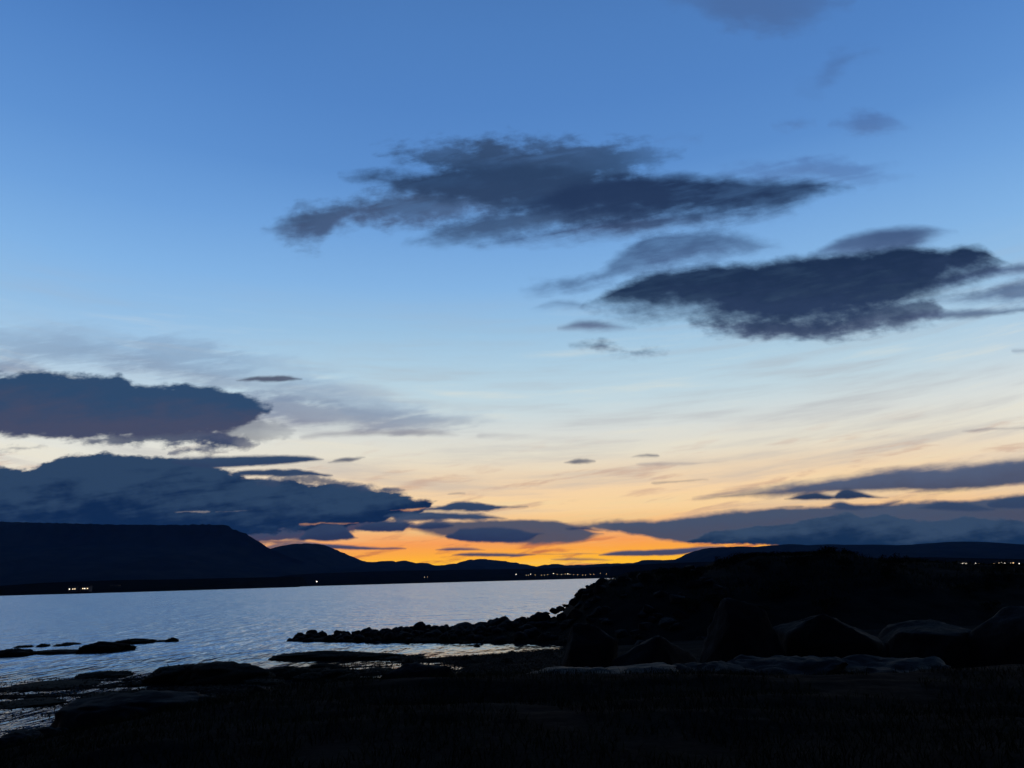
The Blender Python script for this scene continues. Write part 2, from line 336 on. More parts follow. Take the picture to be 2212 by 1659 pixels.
cloud_layer([[(1130, 440, 470, .8), (1200, 408, 482), (1260, 392, 488), (1350, 378, 486), (1450, 373, 486), (1550, 378, 484), (1640, 383, 470), (1700, 384, 462), (1750, 386, 440), (1800, 394, 416), (1835, 402, 410, .8)]],
            (36, 56, 90), (40, 60, 94), soft=(.024, .055), warp=(.022, .010), streak=.5, puff=.35, thin=.15)
cloud_layer([[(1140, 618, 638, .5), (1200, 602, 640, .85), (1260, 594, 632, .9), (1300, 572, 624, .9), (1350, 532, 606, .95), (1420, 502, 596, .95), (1500, 494, 576, .95), (1580, 496, 562, .85), (1650, 516, 552, .6), (1700, 530, 542, .3)]],
            (60, 86, 126), (80, 108, 150), soft=(.026, .036), warp=(.035, .012), streak=.7, puff=.5, thin=.3)
cloud_layer([[(1150, 664, 672, .6), (1200, 648, 670, .85), (1260, 655, 672, .7), (1290, 664, 670, .4)], [(1765, 540, 560, .6), (1820, 512, 560, .85), (1900, 494, 560, .9), (1970, 488, 550, .9), (2025, 490, 515, .7), (2060, 496, 505, .3)]],
            (58, 78, 118), (78, 98, 138), soft=(.016, .03), warp=(.014, .007), streak=.4, puff=.25)
cloud_layer([[(1930, 684, 690, .8), (2020, 668, 692, .85), (2110, 666, 688, .85), (2212, 660, 676, .8), (2420, 640, 668, .6)]],
            (84, 104, 138), (88, 104, 134), soft=(.012, .010), warp=(.015, .008), streak=.6, puff=.4)
cloud_layer([[(2020, 650, 662, .4), (2090, 632, 660, .7), (2160, 610, 655, .85), (2212, 598, 655, .85), (2420, 580, 640, .8)]],
            (72, 90, 126), (100, 124, 160), soft=(.02, .02), warp=(.03, .012), streak=.8, puff=.5)
cloud_layer([[(1960, 612, 632, .8), (2050, 590, 622, .9), (2130, 572, 604, .9), (2212, 566, 596, .85), (2420, 552, 584, .8)]],
            (58, 76, 114), (84, 104, 142), soft=(.016, .018), warp=(.018, .009), streak=.4, puff=.4)
cloud_layer([[(2190, 757, 761, .8), (2300, 750, 760, .8)], [(1215, 705, 712, .6), (1260, 689, 716, .85), (1310, 694, 716, .8), (1365, 706, 713, .4)]],
            (74, 88, 122), (100, 112, 144), soft=(.014, .014), warp=(.012, .006), streak=.3, puff=.25)
cloud_layer([[(1245, 744, 750, .6), (1290, 738, 760, .85), (1350, 747, 766, .85), (1440, 758, 764, .5)], [(1500, 690, 712, .7), (1560, 690, 726, .85), (1640, 680, 736, .9), (1760, 690, 735, .9), (1880, 660, 722, .85), (1985, 640, 702, .7)]],
            (40, 54, 88), (74, 84, 118), soft=(.02, .026), warp=(.03, .026), streak=.3, puff=.9)
cloud_layer([[(1278, 650, 672, .9), (1310, 628, 678), (1350, 609, 690), (1400, 591, 694), (1450, 580, 690), (1520, 572, 706), (1580, 566, 722), (1640, 566, 730), (1700, 556, 730), (1760, 549, 728), (1820, 545, 724), (1870, 541, 712), (1920, 531, 700), (1980, 526, 672), (2010, 532, 655), (2050, 536, 635), (2085, 526, 622), (2125, 529, 606), (2150, 545, 592), (2168, 562, 578)]],
            (30, 49, 79), (44, 62, 94), soft=(.018, .055), warp=(.016, .016), streak=.24, puff=.45, tone=.7, thin=.05)

high_sky = sky
# the last of the daylight scattered in the air, sun just under the horizon
nish = WT.nodes.new('ShaderNodeTexSky'); nish.sky_type = 'NISHITA'
nish.sun_disc = False; nish.sun_elevation = R(-1.5); nish.sun_rotation = R(8.0)
glow = W.mix(1.0, nish.outputs[0], (0.05, 0.05, 0.05), 'MULTIPLY')
# three skies, so that each direction only works out the clouds that can be there: low banks, high clouds, and no clouds
def background(c):
    bg = WT.nodes.new('ShaderNodeBackground'); bg.inputs[1].default_value = 1.0
    WT.links.new(W.mix(0.02, c, glow), bg.inputs[0]); return bg.outputs[0]
def either(f, a, b):
    m = WT.nodes.new('ShaderNodeMixShader')
    for sock, v in zip(m.inputs, (f, a, b)): WT.links.new(v, sock)
    return m.outputs[0]
(ua, va), (ub, vb) = uv(0, 660), uv(2212, 881)
slope = (vb - va) / (ub - ua)
is_front = W.math('GREATER_THAN', dy, 0.12)
is_low = W.math('LESS_THAN', V, W.mad(U, slope, va - slope * ua))
has_high = W.mul(is_front, W.math('GREATER_THAN', U, uv(540, 480)[0]))
is_low = W.mul(W.mul(is_low, is_front), W.math('GREATER_THAN', dz, -0.02))
wo = WT.nodes.new('ShaderNodeOutputWorld')
WT.links.new(either(is_low, either(has_high, background(base_sky), background(high_sky)), background(low_sky)), wo.inputs[0])

# ------------------------------------------------------------------ helpers for things, parts and the setting
def tag(o, label=None, cat=None, group=None, kind=None):
    if label: o['label'] = label
    if cat: o['category'] = cat
    if group: o['group'] = group
    if kind: o['kind'] = kind
    return o
def mesh_obj(name, me, parent=None, mat=None):
    o = bpy.data.objects.new(name, me); COL.objects.link(o)
    if parent: o.parent = parent
    if mat and not me.materials: me.materials.append(mat)
    return o
def from_arrays(name, verts, faces, mat=None, smooth=True, parent=None):
    """verts (n,3) array, faces (m,k) array of one polygon size"""
    me = bpy.data.meshes.new(name)
    verts = np.asarray(verts, np.float32); faces = np.asarray(faces, np.int32)
    n, k = faces.shape
    me.vertices.add(len(verts)); me.vertices.foreach_set('co', verts.ravel())
    me.loops.add(n * k); me.loops.foreach_set('vertex_index', faces.ravel())
    me.polygons.add(n); me.polygons.foreach_set('loop_start', np.arange(n, dtype=np.int32) * k)
    me.polygons.foreach_set('use_smooth', np.full(n, smooth))
    me.update(calc_edges=True); me.validate()
    return mesh_obj(name, me, parent, mat)
def empty(name, loc, rz=0.0):
    o = bpy.data.objects.new(name, None); o.empty_display_size = 0.3
    o.location = loc; o.rotation_euler = (0, 0, rz); COL.objects.link(o); return o
def grid_faces(nr, nc, wrap=False):
    i = np.arange(nr - 1)[:, None]; j = np.arange(nc if wrap else nc - 1)[None, :]
    a = i * nc + j; b = i * nc + (j + 1) % nc
    return np.stack([a, b, b + nc, a + nc], -1).reshape(-1, 4)

def _hash(ix, iy, seed):
    h = (ix.astype(np.int64) * 374761393 + iy.astype(np.int64) * 668265263 + seed * 1442695041) & 0x7fffffff
    h = (h ^ (h >> 13)) * 1274126177 & 0x7fffffff
    return ((h ^ (h >> 16)) & 0xffffff) / float(0xffffff)
def vnoise(x, y, seed=0):
    ix, iy = np.floor(x), np.floor(y); fx, fy = x - ix, y - iy
    fx = fx * fx * (3 - 2 * fx); fy = fy * fy * (3 - 2 * fy)
    a, b = _hash(ix, iy, seed), _hash(ix + 1, iy, seed); c, d = _hash(ix, iy + 1, seed), _hash(ix + 1, iy + 1, seed)
    return (a + (b - a) * fx) * (1 - fy) + (c + (d - c) * fx) * fy
def fbm(x, y, octaves=4, seed=0, gain=0.5):
    s, a, t = 0.0, 1.0, 0.0
    for o in range(octaves):
        s = s + a * (vnoise(x * 2 ** o + 17.3 * o, y * 2 ** o - 9.1 * o, seed + o) - 0.5); t += a; a *= gain
    return s / t * 2
def smooth(x, a, b):
    t = np.clip((np.asarray(x, float) - a) / (b - a), 0, 1); return t * t * (3 - 2 * t)

# ------------------------------------------------------------------ materials
def material(name, c1, c2, rough=0.7, spec=0.3, scale=3.0, bump=0.3, bump_scale=None, bump_dist=0.05, detail=6):
    m = bpy.data.materials.new(name); m.use_nodes = True
    t = NT(m.node_tree); b = m.node_tree.nodes['Principled BSDF']
    co = m.node_tree.nodes.new('ShaderNodeTexCoord').outputs['Object']
    n = t.noise(co, scale, detail, 0.6).outputs[0]
    t.L.new(t.mix(t.sstep(n, 0.35, 0.65), c1, c2), b.inputs['Base Color'])
    n2 = t.noise(co, bump_scale or scale * 4, detail, 0.65).outputs[0]
    t.L.new(t.remap(n2, 0.3, 0.7, max(0.05, rough - 0.12), min(1, rough + 0.12)), b.inputs['Roughness'])
    b.inputs['Specular IOR Level'].default_value = spec
    bp = m.node_tree.nodes.new('ShaderNodeBump'); bp.inputs['Strength'].default_value = bump; bp.inputs['Distance'].default_value = bump_dist
    t.L.new(n2, bp.inputs['Height']); t.L.new(bp.outputs[0], b.inputs['Normal'])
    return m
def lamp_mat(name, colour, strength):
    m = bpy.data.materials.new(name); m.use_nodes = True
    b = m.node_tree.nodes['Principled BSDF']
    b.inputs['Base Color'].default_value = (0.6, 0.6, 0.6, 1)
    b.inputs['Emission Color'].default_value = (*colour, 1); b.inputs['Emission Strength'].default_value = strength
    m.cycles.emission_sampling = 'NONE'
    return m
M_ROCK = material('wet_basalt', (0.006, 0.0065, 0.0075), (0.013, 0.0135, 0.0145), 0.75, 0.03, 2.2, 0.7, 11, 0.06)
M_SLAB = material('smooth_wet_slab', (0.007, 0.008, 0.010), (0.014, 0.016, 0.018), 0.68, 0.03, 0.9, 0.7, 6, 0.06)
M_WET = material('pooled_wet_slab', (0.009, 0.011, 0.013), (0.016, 0.018, 0.021), 0.58, 0.035, 0.9, 0.7, 1.6, 0.10)
M_WEED_ROCK = material('weed_covered_rock', (0.005, 0.006, 0.004), (0.011, 0.010, 0.006), 0.8, 0.03, 5, 0.8, 22, 0.05)
M_SHORE = material('shore_ground', (0.0035, 0.004, 0.0045), (0.0075, 0.0082, 0.0080), 0.9, 0.01, 0.8, 0.5, 6, 0.05)
M_GRASS = material('grass_blade', (0.006, 0.009, 0.004), (0.012, 0.016, 0.006), 0.85, 0.02, 0.6, 0.0)
M_WEED = material('seaweed_frond', (0.005, 0.005, 0.003), (0.010, 0.009, 0.005), 0.7, 0.06, 2.0, 0.0)
M_LEAF = material('shrub_leaf', (0.005, 0.007, 0.004), (0.010, 0.013, 0.006), 0.85, 0.02, 2.0, 0.0)
M_BARK = material('shrub_bark', (0.010, 0.008, 0.007), (0.016, 0.014, 0.012), 0.9, 0.05, 6, 0.3)
M_HILL = material('mountain_heath', (0.010, 0.012, 0.011), (0.024, 0.023, 0.020), 0.95, 0.0, 0.004, 0.3, 0.02, 8)
M_FAR = material('far_shore_heath', (0.006, 0.007, 0.006), (0.012, 0.012, 0.010), 0.95, 0.0, 0.02, 0.2, 0.1, 1)
M_WALL = material('house_wall', (0.07, 0.07, 0.065), (0.11, 0.105, 0.10), 0.85, 0.05, 0.3, 0.05)
M_ROOF = material('house_roof', (0.02, 0.018, 0.018), (0.035, 0.03, 0.028), 0.9, 0.02, 0.5, 0.05)
M_POLE = material('lamp_pole_metal', (0.15, 0.16, 0.17), (0.2, 0.2, 0.21), 0.5, 0.4, 2, 0.05)

# ------------------------------------------------------------------ sea
def sea_material():
    m = bpy.data.materials.new('sea_water'); m.use_nodes = True
    t = NT(m.node_tree); b = m.node_tree.nodes['Principled BSDF']
    b.inputs['Base Color'].default_value = (0.006, 0.014, 0.020, 1)
    b.inputs['IOR'].default_value = 1.333
    b.inputs['Specular IOR Level'].default_value = 0.85
    co = m.node_tree.nodes.new('ShaderNodeTexCoord').outputs['Object']
    x, y, z = t.sep(co)
    # the spit shelters the water on this side of it: small ripples in its lee, wind waves outside
    open_ = t.sstep(t.mad(x, -0.55, y), 47.0, 66.0)
    p1 = t.comb(t.mad(y, 0.25, t.mul(x, 0.55)), t.mad(x, -0.2, t.mul(y, 0.9)), 0.0)
    h1 = t.noise(p1, 0.36, 5, 0.56).outputs[0]
    h2 = t.noise(t.comb(t.mul(x, 0.16), t.mul(y, 0.10), 3.0), 1.0, 4, 0.6).outputs[0]
    amp = t.remap(open_, 0.0, 1.0, 0.16, 1.0)
    # wave groups, long towards the viewer: what the eye still sees at this flat angle
    h3 = t.noise(t.comb(t.mul(x, 0.62), t.mul(y, 0.17), 1.0), 1.0, 3, 0.55).outputs[0]
    h4 = t.noise(t.comb(t.mul(x, 0.13), t.mul(y, 0.030), 7.0), 1.0, 3, 0.55).outputs[0]
    far = t.sstep(y, 80.0, 220.0)
    h = t.mul(t.add(t.add(t.mul(h1, 0.45), t.mul(h3, 2.0)), t.add(t.mul(h2, 0.3), t.mul(t.mul(h4, far), 6.5))), amp)
    # little wavelets in the lee
    h5 = t.noise(t.comb(t.mul(x, 0.45), t.mad(x, -0.35, t.mul(y, 1.7)), 2.0), 1.0, 3, 0.55).outputs[0]
    h = t.add(h, t.mul(h5, t.remap(open_, 0.0, 1.0, 0.030, 0.0)))
    bp = m.node_tree.nodes.new('ShaderNodeBump'); bp.inputs['Strength'].default_value = 1.0; bp.inputs['Distance'].default_value = 1.0
    t.L.new(h, bp.inputs['Height']); t.L.new(bp.outputs[0], b.inputs['Normal'])
    rough = t.remap(open_, 0.0, 1.0, 0.08, 0.26)
    t.L.new(rough, b.inputs['Roughness'])
    # extra gloss added over the clear water so it reflects the sky brighter
    gl = m.node_tree.nodes.new('ShaderNodeBsdfGlossy'); gl.inputs['Color'].default_value = (0.90, 0.94, 0.98, 1)
    t.L.new(rough, gl.inputs['Roughness']); t.L.new(bp.outputs[0], gl.inputs['Normal'])
    mx = m.node_tree.nodes.new('ShaderNodeMixShader'); t.L.new(t.remap(open_, 0.0, 1.0, 0.16, 0.72), mx.inputs[0])
    t.L.new(b.outputs[0], mx.inputs[1]); t.L.new(gl.outputs[0], mx.inputs[2])
    t.L.new(mx.outputs[0], m.node_tree.nodes['Material Output'].inputs['Surface'])
    return m
M_SEA = sea_material()
ys = np.concatenate([np.linspace(-120, 100, 12), np.geomspace(140, 40000, 26)])
xs = np.concatenate([-np.geomspace(30000, 120, 22), np.linspace(-90, 90, 7), np.geomspace(120, 30000, 22)])
GX, GY = np.meshgrid(xs, ys)
tag(from_arrays('sea', np.stack([GX.ravel(), GY.ravel(), np.zeros(GX.size)], 1), grid_faces(len(ys), len(xs)), M_SEA), kind='structure')

# ------------------------------------------------------------------ near shore: one sheet of ground
SHORE = np.array([(-60, -34), (0, -22), (10, -17.5), (15, -13.6), (18, -12.4), (20.5, -11.6), (22, -11.2), (26, -12.6), (31, -15.2), (34, -14.0), (38, -12.6), (40.5, -11.0), (42, -6.0), (43.0, 2.6), (44.5, 3.4), (48.0, 3.2), (50.6, -1.5), (52.6, -7.5), (54.8, -12.5), (57, -17.0), (60.5, -17.6), (62, -9), (64, 0), (70, 8.0), (80, 12.0), (140, 40.0), (400, 150.0)], float)
CRX = np.array([-30, 2.0, 3.4, 4.6, 6.6, 9, 10.8, 14, 15.3, 16.6, 17.8, 21.5, 24.8, 27, 31, 34, 40, 55, 80], float)
CRZ = np.array([0, 0.9, 1.35, 2.35, 3.6, 3.95, 4.1, 4.2, 4.35, 4.75, 5.22, 5.28, 5.2, 4.5, 4.3, 4.05, 3.8, 3.7, 3.6], float)
def spit_axis(x): return 58.2 - 0.11 * x * (x < 4) + 0.0 * x
SPX = np.array([-40, -19.0, -17.5, -15, -10, -5, 0, 3.4, 6, 9], float)
SPZ = np.array([-0.6, -0.5, -0.05, 0.10, 0.22, 0.45, 0.75, 1.1, 1.6, 1.6], float)
def height(x, y):
    x, y = np.asarray(x, float), np.asarray(y, float)
    d = x - np.interp(y, SHORE[:, 0], SHORE[:, 1])                # > 0 on land
    n = fbm(x * 0.16, y * 0.45, 5, 3) ; n2 = fbm(x * 0.7, y * 1.1, 4, 11)
    sea = -0.22 - 0.10 * np.clip(-d, 0, 60) ** 0.8
    # flats just left of the bank, and short of the inlet, that the tide has left half bare
    flat = np.clip(1.7 * np.exp(-((x + 21.0) / 11.0) ** 2 - ((y - 29.5) / 10.0) ** 2), 0, 1)
    flat2 = np.clip(1.6 * np.exp(-((x + 8.0) / 7.0) ** 2 - ((y - 36.5) / 6.0) ** 2), 0, 1)
    streaks = fbm(x * 0.24 + 0.06 * y, y * 2.3 - x * 0.34, 4, 29, 0.6)
    sea = np.minimum(sea + flat * (0.25 + 0.10 * np.clip(-d, 0, 60) ** 0.8), -0.05)
    beach = 0.10 + 0.030 * np.clip(d, 0, 30)
    beach = beach - flat2 * (beach + 0.035)
    narrow = smooth(y, 47, 49) * smooth(y, 66, 62)
    z = sea + (beach - sea) * smooth(d, -1.0, 1.4)
    left = smooth(x, -3.0, -10.0)
    top = 2.38 - 1.15 * left + 0.25 * smooth(x, 6, 14)
    bank = top * (1 - smooth(y, 11.2 - 1.5 * left, 18.5 + 1.5 * smooth(x, 0, 8))) * smooth(d, -1.0, 4.5) - 3.0 * (1 - smooth(d, -1.0, 1.5))
    z = np.maximum(z, bank) + 0.25 * np.minimum(z.clip(0), bank.clip(0))
    # the mound across the gully on the right
    cr = np.interp(x, CRX, CRZ)
    up = smooth(y, 35 + 6 * smooth(x, 14, 5), 57) * (1 - 0.45 * smooth(y, 62, 95) * smooth(x, 40, 10))
    fl = smooth(x, 1.0, 5.0) * smooth(d, -1.0, 1.0)
    z = np.maximum(z, cr * up * fl - 3.0 * (1 - smooth(fl * up, 0.0, 0.12)))
    # the spit
    sp = np.interp(x, SPX, SPZ); w = 2.2 + 0.12 * np.clip(x + 17, 0, 30)
    z = np.maximum(z, -0.8 + (sp + 0.8) * np.exp(-(np.abs(y - spit_axis(x)) / (w * 1.5)) ** 2.6) * smooth(x, -20, -17))
    away = 1 - smooth(np.hypot(x, y), 120, 210) * smooth(x, 30, -10)
    rel = 0.16 * np.clip(z * 1.5, 0.45, 1.6)
    z = z + n * rel * (1 - 0.8 * np.maximum(flat, flat2)) + n2 * 0.05 * (1 - 0.7 * flat) + streaks * np.exp(-(z / 0.25) ** 2) * (0.05 + 0.15 * np.maximum(flat, flat2))
    return np.where(away < 1, z * away - 2.0 * (1 - away), z)
ang = np.concatenate([np.linspace(-180, -50, 28, endpoint=False), np.linspace(-50, 50, 620, endpoint=False), np.linspace(50, 180, 28, endpoint=False)])
rad = np.concatenate([[0.4], np.geomspace(1.5, 8, 14, endpoint=False), np.geomspace(8, 75, 330, endpoint=False), np.geomspace(75, 230, 24)])
AA, RR = np.meshgrid(np.radians(ang), rad)
TX, TY = (np.sin(AA) * RR), (np.cos(AA) * RR)
TZ = height(TX, TY)
tag(from_arrays('ground', np.stack([TX.ravel(), TY.ravel(), TZ.ravel()], 1), grid_faces(len(rad), len(ang), wrap=True)[:, ::-1], M_SHORE), kind='structure')
def gz(x, y): return float(height(np.array([x]), np.array([y]))[0])

# ------------------------------------------------------------------ far land
def ridge(name, prof, Y, depth_front, depth_back, mat, seed, cliff=0.0, base_z=-1.0, gully=0.10, kind='structure', res=3.0):
    """a mountain: crest sighted at distance Y, falling to the shore in front and behind; cliff = share of the drop that is steep"""
    pts = [at(px, py, Y) for px, py in prof]
    X = np.array([p.x for p in pts]); Z = np.array([p.z for p in pts])
    nx = int(min(520, max(80, (prof[-1][0] - prof[0][0]) / res)))
    x = np.linspace(X[0], X[-1], nx); crest = np.interp(x, X, Z)
    crest = crest + fbm(x / Y * 220, x * 0 + seed, 4, seed) * (0.0009 * Y)
    t = np.concatenate([np.linspace(-1, 0, 34), np.linspace(0, 1, 14)[1:]])
    xx, tt = np.meshgrid(x, t); cc = np.meshgrid(crest, t)[0]
    f = np.where(tt < 0, 1 + tt, 1 - tt)                           # 0 at the feet, 1 at the crest
    if cliff > 0:
        g = np.where(tt < 0, np.where(f > 0.90, (1 - cliff) + cliff * np.clip((f - 0.90) / 0.10, 0, 1), (1 - cliff) * smooth(f * 0.5 / 0.90, 0.0, 0.58) / smooth(0.5, 0.0, 0.58)), smooth(f, 0, 0.7))
    else:
        g = smooth(f, -0.05, 1.0) ** 0.85
    edge = smooth(xx, x[0], x[0] + 0.03 * (x[-1] - x[0])) * smooth(xx, x[-1], x[-1] - 0.03 * (x[-1] - x[0]))
    rel = fbm(xx / Y * 40, tt * 2.2 + seed, 5, seed + 5)
    zz = base_z + (cc - base_z) * g * (1 + gully * rel * (1 - g) * 2.0) * edge
    yy = Y + np.where(tt < 0, tt * depth_front, tt * depth_back) + fbm(xx / Y * 12, tt * 1.5, 3, seed + 9) * depth_front * 0.12 * (np.abs(tt) > 0.02)
    xx = xx * np.where(tt > 0, yy / Y, 1.0)                       # the far side runs straight back, out of sight behind the crest
    o = from_arrays(name, np.stack([xx.ravel(), yy.ravel(), zz.ravel()], 1), grid_faces(len(t), nx), mat)
    return tag(o, kind=kind)
ridge('mountain', [(-620, 1215), (-560, 1150), (-480, 1128), (-300, 1124), (-100, 1124), (0, 1127), (120, 1130), (250, 1133), (360, 1134), (440, 1133), (484, 1134), (494, 1136), (502, 1143), (515, 1147), (530, 1152), (545, 1161), (552, 1166), (565, 1174), (582, 1184), (600, 1193), (620, 1201), (650, 1211), (690, 1222), (760, 1236), (860, 1247), (980, 1254)],
      7600, 3300, 3000, M_HILL, 4, cliff=0.35)
ridge('mountain', [(420, 1262), (520, 1222), (580, 1199), (605, 1192), (622, 1184), (640, 1178), (665, 1176), (695, 1177), (712, 1181), (735, 1191), (760, 1202), (785, 1212), (810, 1215), (830, 1213), (848, 1212), (862, 1214), (878, 1211), (895, 1216), (915, 1216), (928, 1218), (942, 1222), (985, 1221), (1060, 1228), (1180, 1240), (1290, 1250)],
      9600, 3600, 2500, M_HILL, 9, gully=0.12)
ridge('hill', [(880, 1256), (930, 1228), (965, 1221), (992, 1218), (1004, 1214), (1018, 1210), (1040, 1208), (1072, 1210), (1104, 1214), (1130, 1219), (1158, 1224), (1176, 1221), (1196, 1219), (1222, 1222), (1280, 1219), (1372, 1216), (1480, 1215), (1600, 1220), (1760, 1232)],
      11500, 4000, 2500, M_HILL, 14, gully=0.10)
ridge('mountain', [(1290, 1252), (1345, 1228), (1372, 1215), (1386, 1211), (1425, 1211), (1456, 1210), (1468, 1205), (1480, 1198), (1496, 1192), (1514, 1187), (1536, 1185), (1572, 1184), (1612, 1184), (1645, 1181), (1680, 1179), (1720, 1181), (1756, 1178), (1790, 1178), (1820, 1179), (1850, 1178), (1880, 1180), (1925, 1179), (1960, 1178), (2000, 1175), (2030, 1172), (2052, 1171), (2072, 1173), (2090, 1177), (2112, 1180), (2130, 1181), (2150, 1185), (2190, 1188), (2212, 1189), (2330, 1192), (2480, 1204), (2700, 1222), (2900, 1236)],
      8200, 3200, 3000, M_HILL, 21, gully=0.14)
# the flat land along the far side of the bay, lower and nearer than the mountains
def far_land(name, line, back, h_front, h_back, seed, mat):
    """line: shore points sighted on the water; back: metres it runs inland"""
    P = [on_level(px, py, 0.0) if not isinstance(py, tuple) else Vector((at(px, py[0], py[1]).x, py[1], 0)) for px, py in line]
    n = 260
    s = np.linspace(0, len(P) - 1, n); X = np.interp(s, range(len(P)), [p.x for p in P]); Yv = np.interp(s, range(len(P)), [p.y for p in P])
    t = np.array([-0.02, 0, .01, .03, .08, .16, .3, .5, .75, 1.0])
    xx = np.meshgrid(X, t)[0]; y0, tt = np.meshgrid(Yv, t)
    yy = y0 + back * tt + fbm(xx * 0.004, tt * 0 + seed, 4, seed) * back * 0.04
    zz = np.where(tt <= 0, -1.2, h_front * smooth(tt, 0, .03) + (h_back - h_front) * smooth(tt, .03, 1.0)) + fbm(xx * 0.012, yy * 0.008, 3, seed + 3) * h_front * 0.35 * (tt > 0)
    k = (xx - xx.min()) / (xx.max() - xx.min())
    e = smooth(k, 0, .03) * smooth(k, 1, .97)
    zz = zz * e - 1.0 * (1 - e)
    sc = xx * (1 + 0)                                             # runs straight back
    o = from_arrays(name, np.stack([sc.ravel(), yy.ravel(), zz.ravel()], 1), grid_faces(len(t), n), mat)
    return tag(o, kind='structure')
far_land('shore', [(-700, (1290, 900)), (-300, (1290, 1000)), (0, (1287, 1060)), (160, (1281, 1080)), (270, (1276, 1170)), (335, (1275, 1230))], 900, 3.0, 26.0, 31, M_FAR)
far_land('shore', [(330, (1273, 2300)), (620, (1266, 2250)), (700, (1264, 2150)), (900, (1259, 2400)), (1110, (1254, 2600)), (1300, (1249, 2700)), (1600, (1249, 2500)), (1900, (1249, 2100))], 1600, 5.0, 60.0, 37, M_FAR)
far_land('sandbar', [(250, (1277, 1130)), (340, (1274, 1200)), (440, (1272, 1330)), (560, (1269, 1480)), (640, (1267, 1560))], 40, 1.1, 1.0, 41, M_FAR)
far_land('shore', [(1500, (1240, 1500)), (1700, (1240, 1350)), (1900, (1235, 1180)), (2060, (1230, 1100)), (2212, (1228, 1100)), (2500, (1228, 1200)), (2800, (1228, 1300))], 1500, 3.0, 46.0, 47, M_FAR)

# ------------------------------------------------------------------ rocks
def bm_to_mesh(name, bm, mat, smooth_faces=True):
    me = bpy.data.meshes.new(name); bm.to_mesh(me); bm.free()
    me.polygons.foreach_set('use_smooth', np.full(len(me.polygons), smooth_faces))
    me.materials.append(mat); return me
def pnoise(p, s, seed):
    x, y, z = p[:, 0] * s + seed * 3.7, p[:, 1] * s - seed * 1.9, p[:, 2] * s + seed * 0.77
    return (fbm(x, y + z * 0.6, 3, seed) + fbm(y, z - x * 0.4, 3, seed + 50) + fbm(z, x + y * 0.5, 3, seed + 90)) / 3
def rounded_rock(seed, subdiv=2, rough=0.55, mat=None, flat=0.0):
    """unit boulder, about 1 across, its base at z = 0"""
    bm = bmesh.new(); bmesh.ops.create_icosphere(bm, subdivisions=subdiv, radius=0.5)
    P = np.array([v.co[:] for v in bm.verts]); r = 1 + rough * pnoise(P, 1.7, seed) + rough * 0.5 * pnoise(P, 4.6, seed + 7) + rough * 0.28 * pnoise(P, 11.0, seed + 13)
    P = P * r[:, None]
    if flat: P[:, 2] = np.where(P[:, 2] > flat, flat + (P[:, 2] - flat) * 0.25, P[:, 2])
    P[:, 2] = np.where(P[:, 2] < -0.22, -0.22 + (P[:, 2] + 0.22) * 0.3, P[:, 2]) + 0.27
    for v, p in zip(bm.verts, P): v.co = p
    return bm_to_mesh('rock', bm, mat or M_ROCK)
def angular_rock(seed, mat=None, n=16, squash=0.8, bevel=0.035, top=None, peak=None, fine=0):
    """a broken block: the hull of a few scattered points, edges worn round, faces slightly uneven"""
    rnd = random.Random(seed); bm = bmesh.new()
    for i in range(n):
        v = Vector((rnd.gauss(0, 1), rnd.gauss(0, 1), rnd.gauss(0, 1))).normalized() * rnd.uniform(0.36, 0.56)
        v.z *= squash
        if top is not None and v.z > top: v.z = top + (v.z - top) * 0.25
        bm.verts.new(v)
    for q in peak or (): bm.verts.new(q)
    bmesh.ops.convex_hull(bm, input=bm.verts[:])
    bmesh.ops.delete(bm, geom=[g for g in bm.verts if not g.link_faces], context='VERTS')
    bmesh.ops.bevel(bm, geom=bm.edges[:], offset=bevel, segments=2, profile=0.6, affect='EDGES', clamp_overlap=True)
    bmesh.ops.triangulate(bm, faces=bm.faces[:])
    bmesh.ops.subdivide_edges(bm, edges=[e for e in bm.edges if e.calc_length() > 0.14], cuts=1, use_grid_fill=True)
    if fine:
        for _ in range(fine):
            bmesh.ops.triangulate(bm, faces=bm.faces[:]); bmesh.ops.subdivide_edges(bm, edges=[e for e in bm.edges if e.calc_length() > 0.05], cuts=1, use_grid_fill=True)
    P = np.array([v.co[:] for v in bm.verts]); k = pnoise(P, 3.2, seed) + 0.5 * pnoise(P, 9.0, seed + 3) + (0.5 * np.abs(pnoise(P, 14.0, seed + 5)) + 0.3 * pnoise(P, 30.0, seed + 6) if fine else 0)
    lo = P[:, 2].min()
    for v, p, kk in zip(bm.verts, P, k): v.co = Vector(p * (1 + kk * 0.13)) - Vector((0, 0, lo + 0.12))
    return bm_to_mesh('rock', bm, mat or M_ROCK)
ROUND = [rounded_rock(100 + i, 3, 0.7) for i in range(7)]
ROUND_WEED = [rounded_rock(160 + i, 4, 0.85, M_WEED_ROCK) for i in range(5)]
ANGULAR = [angular_rock(200 + i) for i in range(9)]
def put_rock(me, x, y, w, d=None, h=None, rz=0.0, z=None, sink=0.0, name='rock', tilt=(0, 0)):
    o = bpy.data.objects.new(name, me); COL.objects.link(o)
    o.scale = (w, d or w, h or w * 0.8); o.rotation_euler = (tilt[0], tilt[1], rz)
    o.location = (x, y, (gz(x, y) if z is None else z) - sink); return o
rnd = random.Random(5)
K = 18.0 / 26.0 / 1106.0

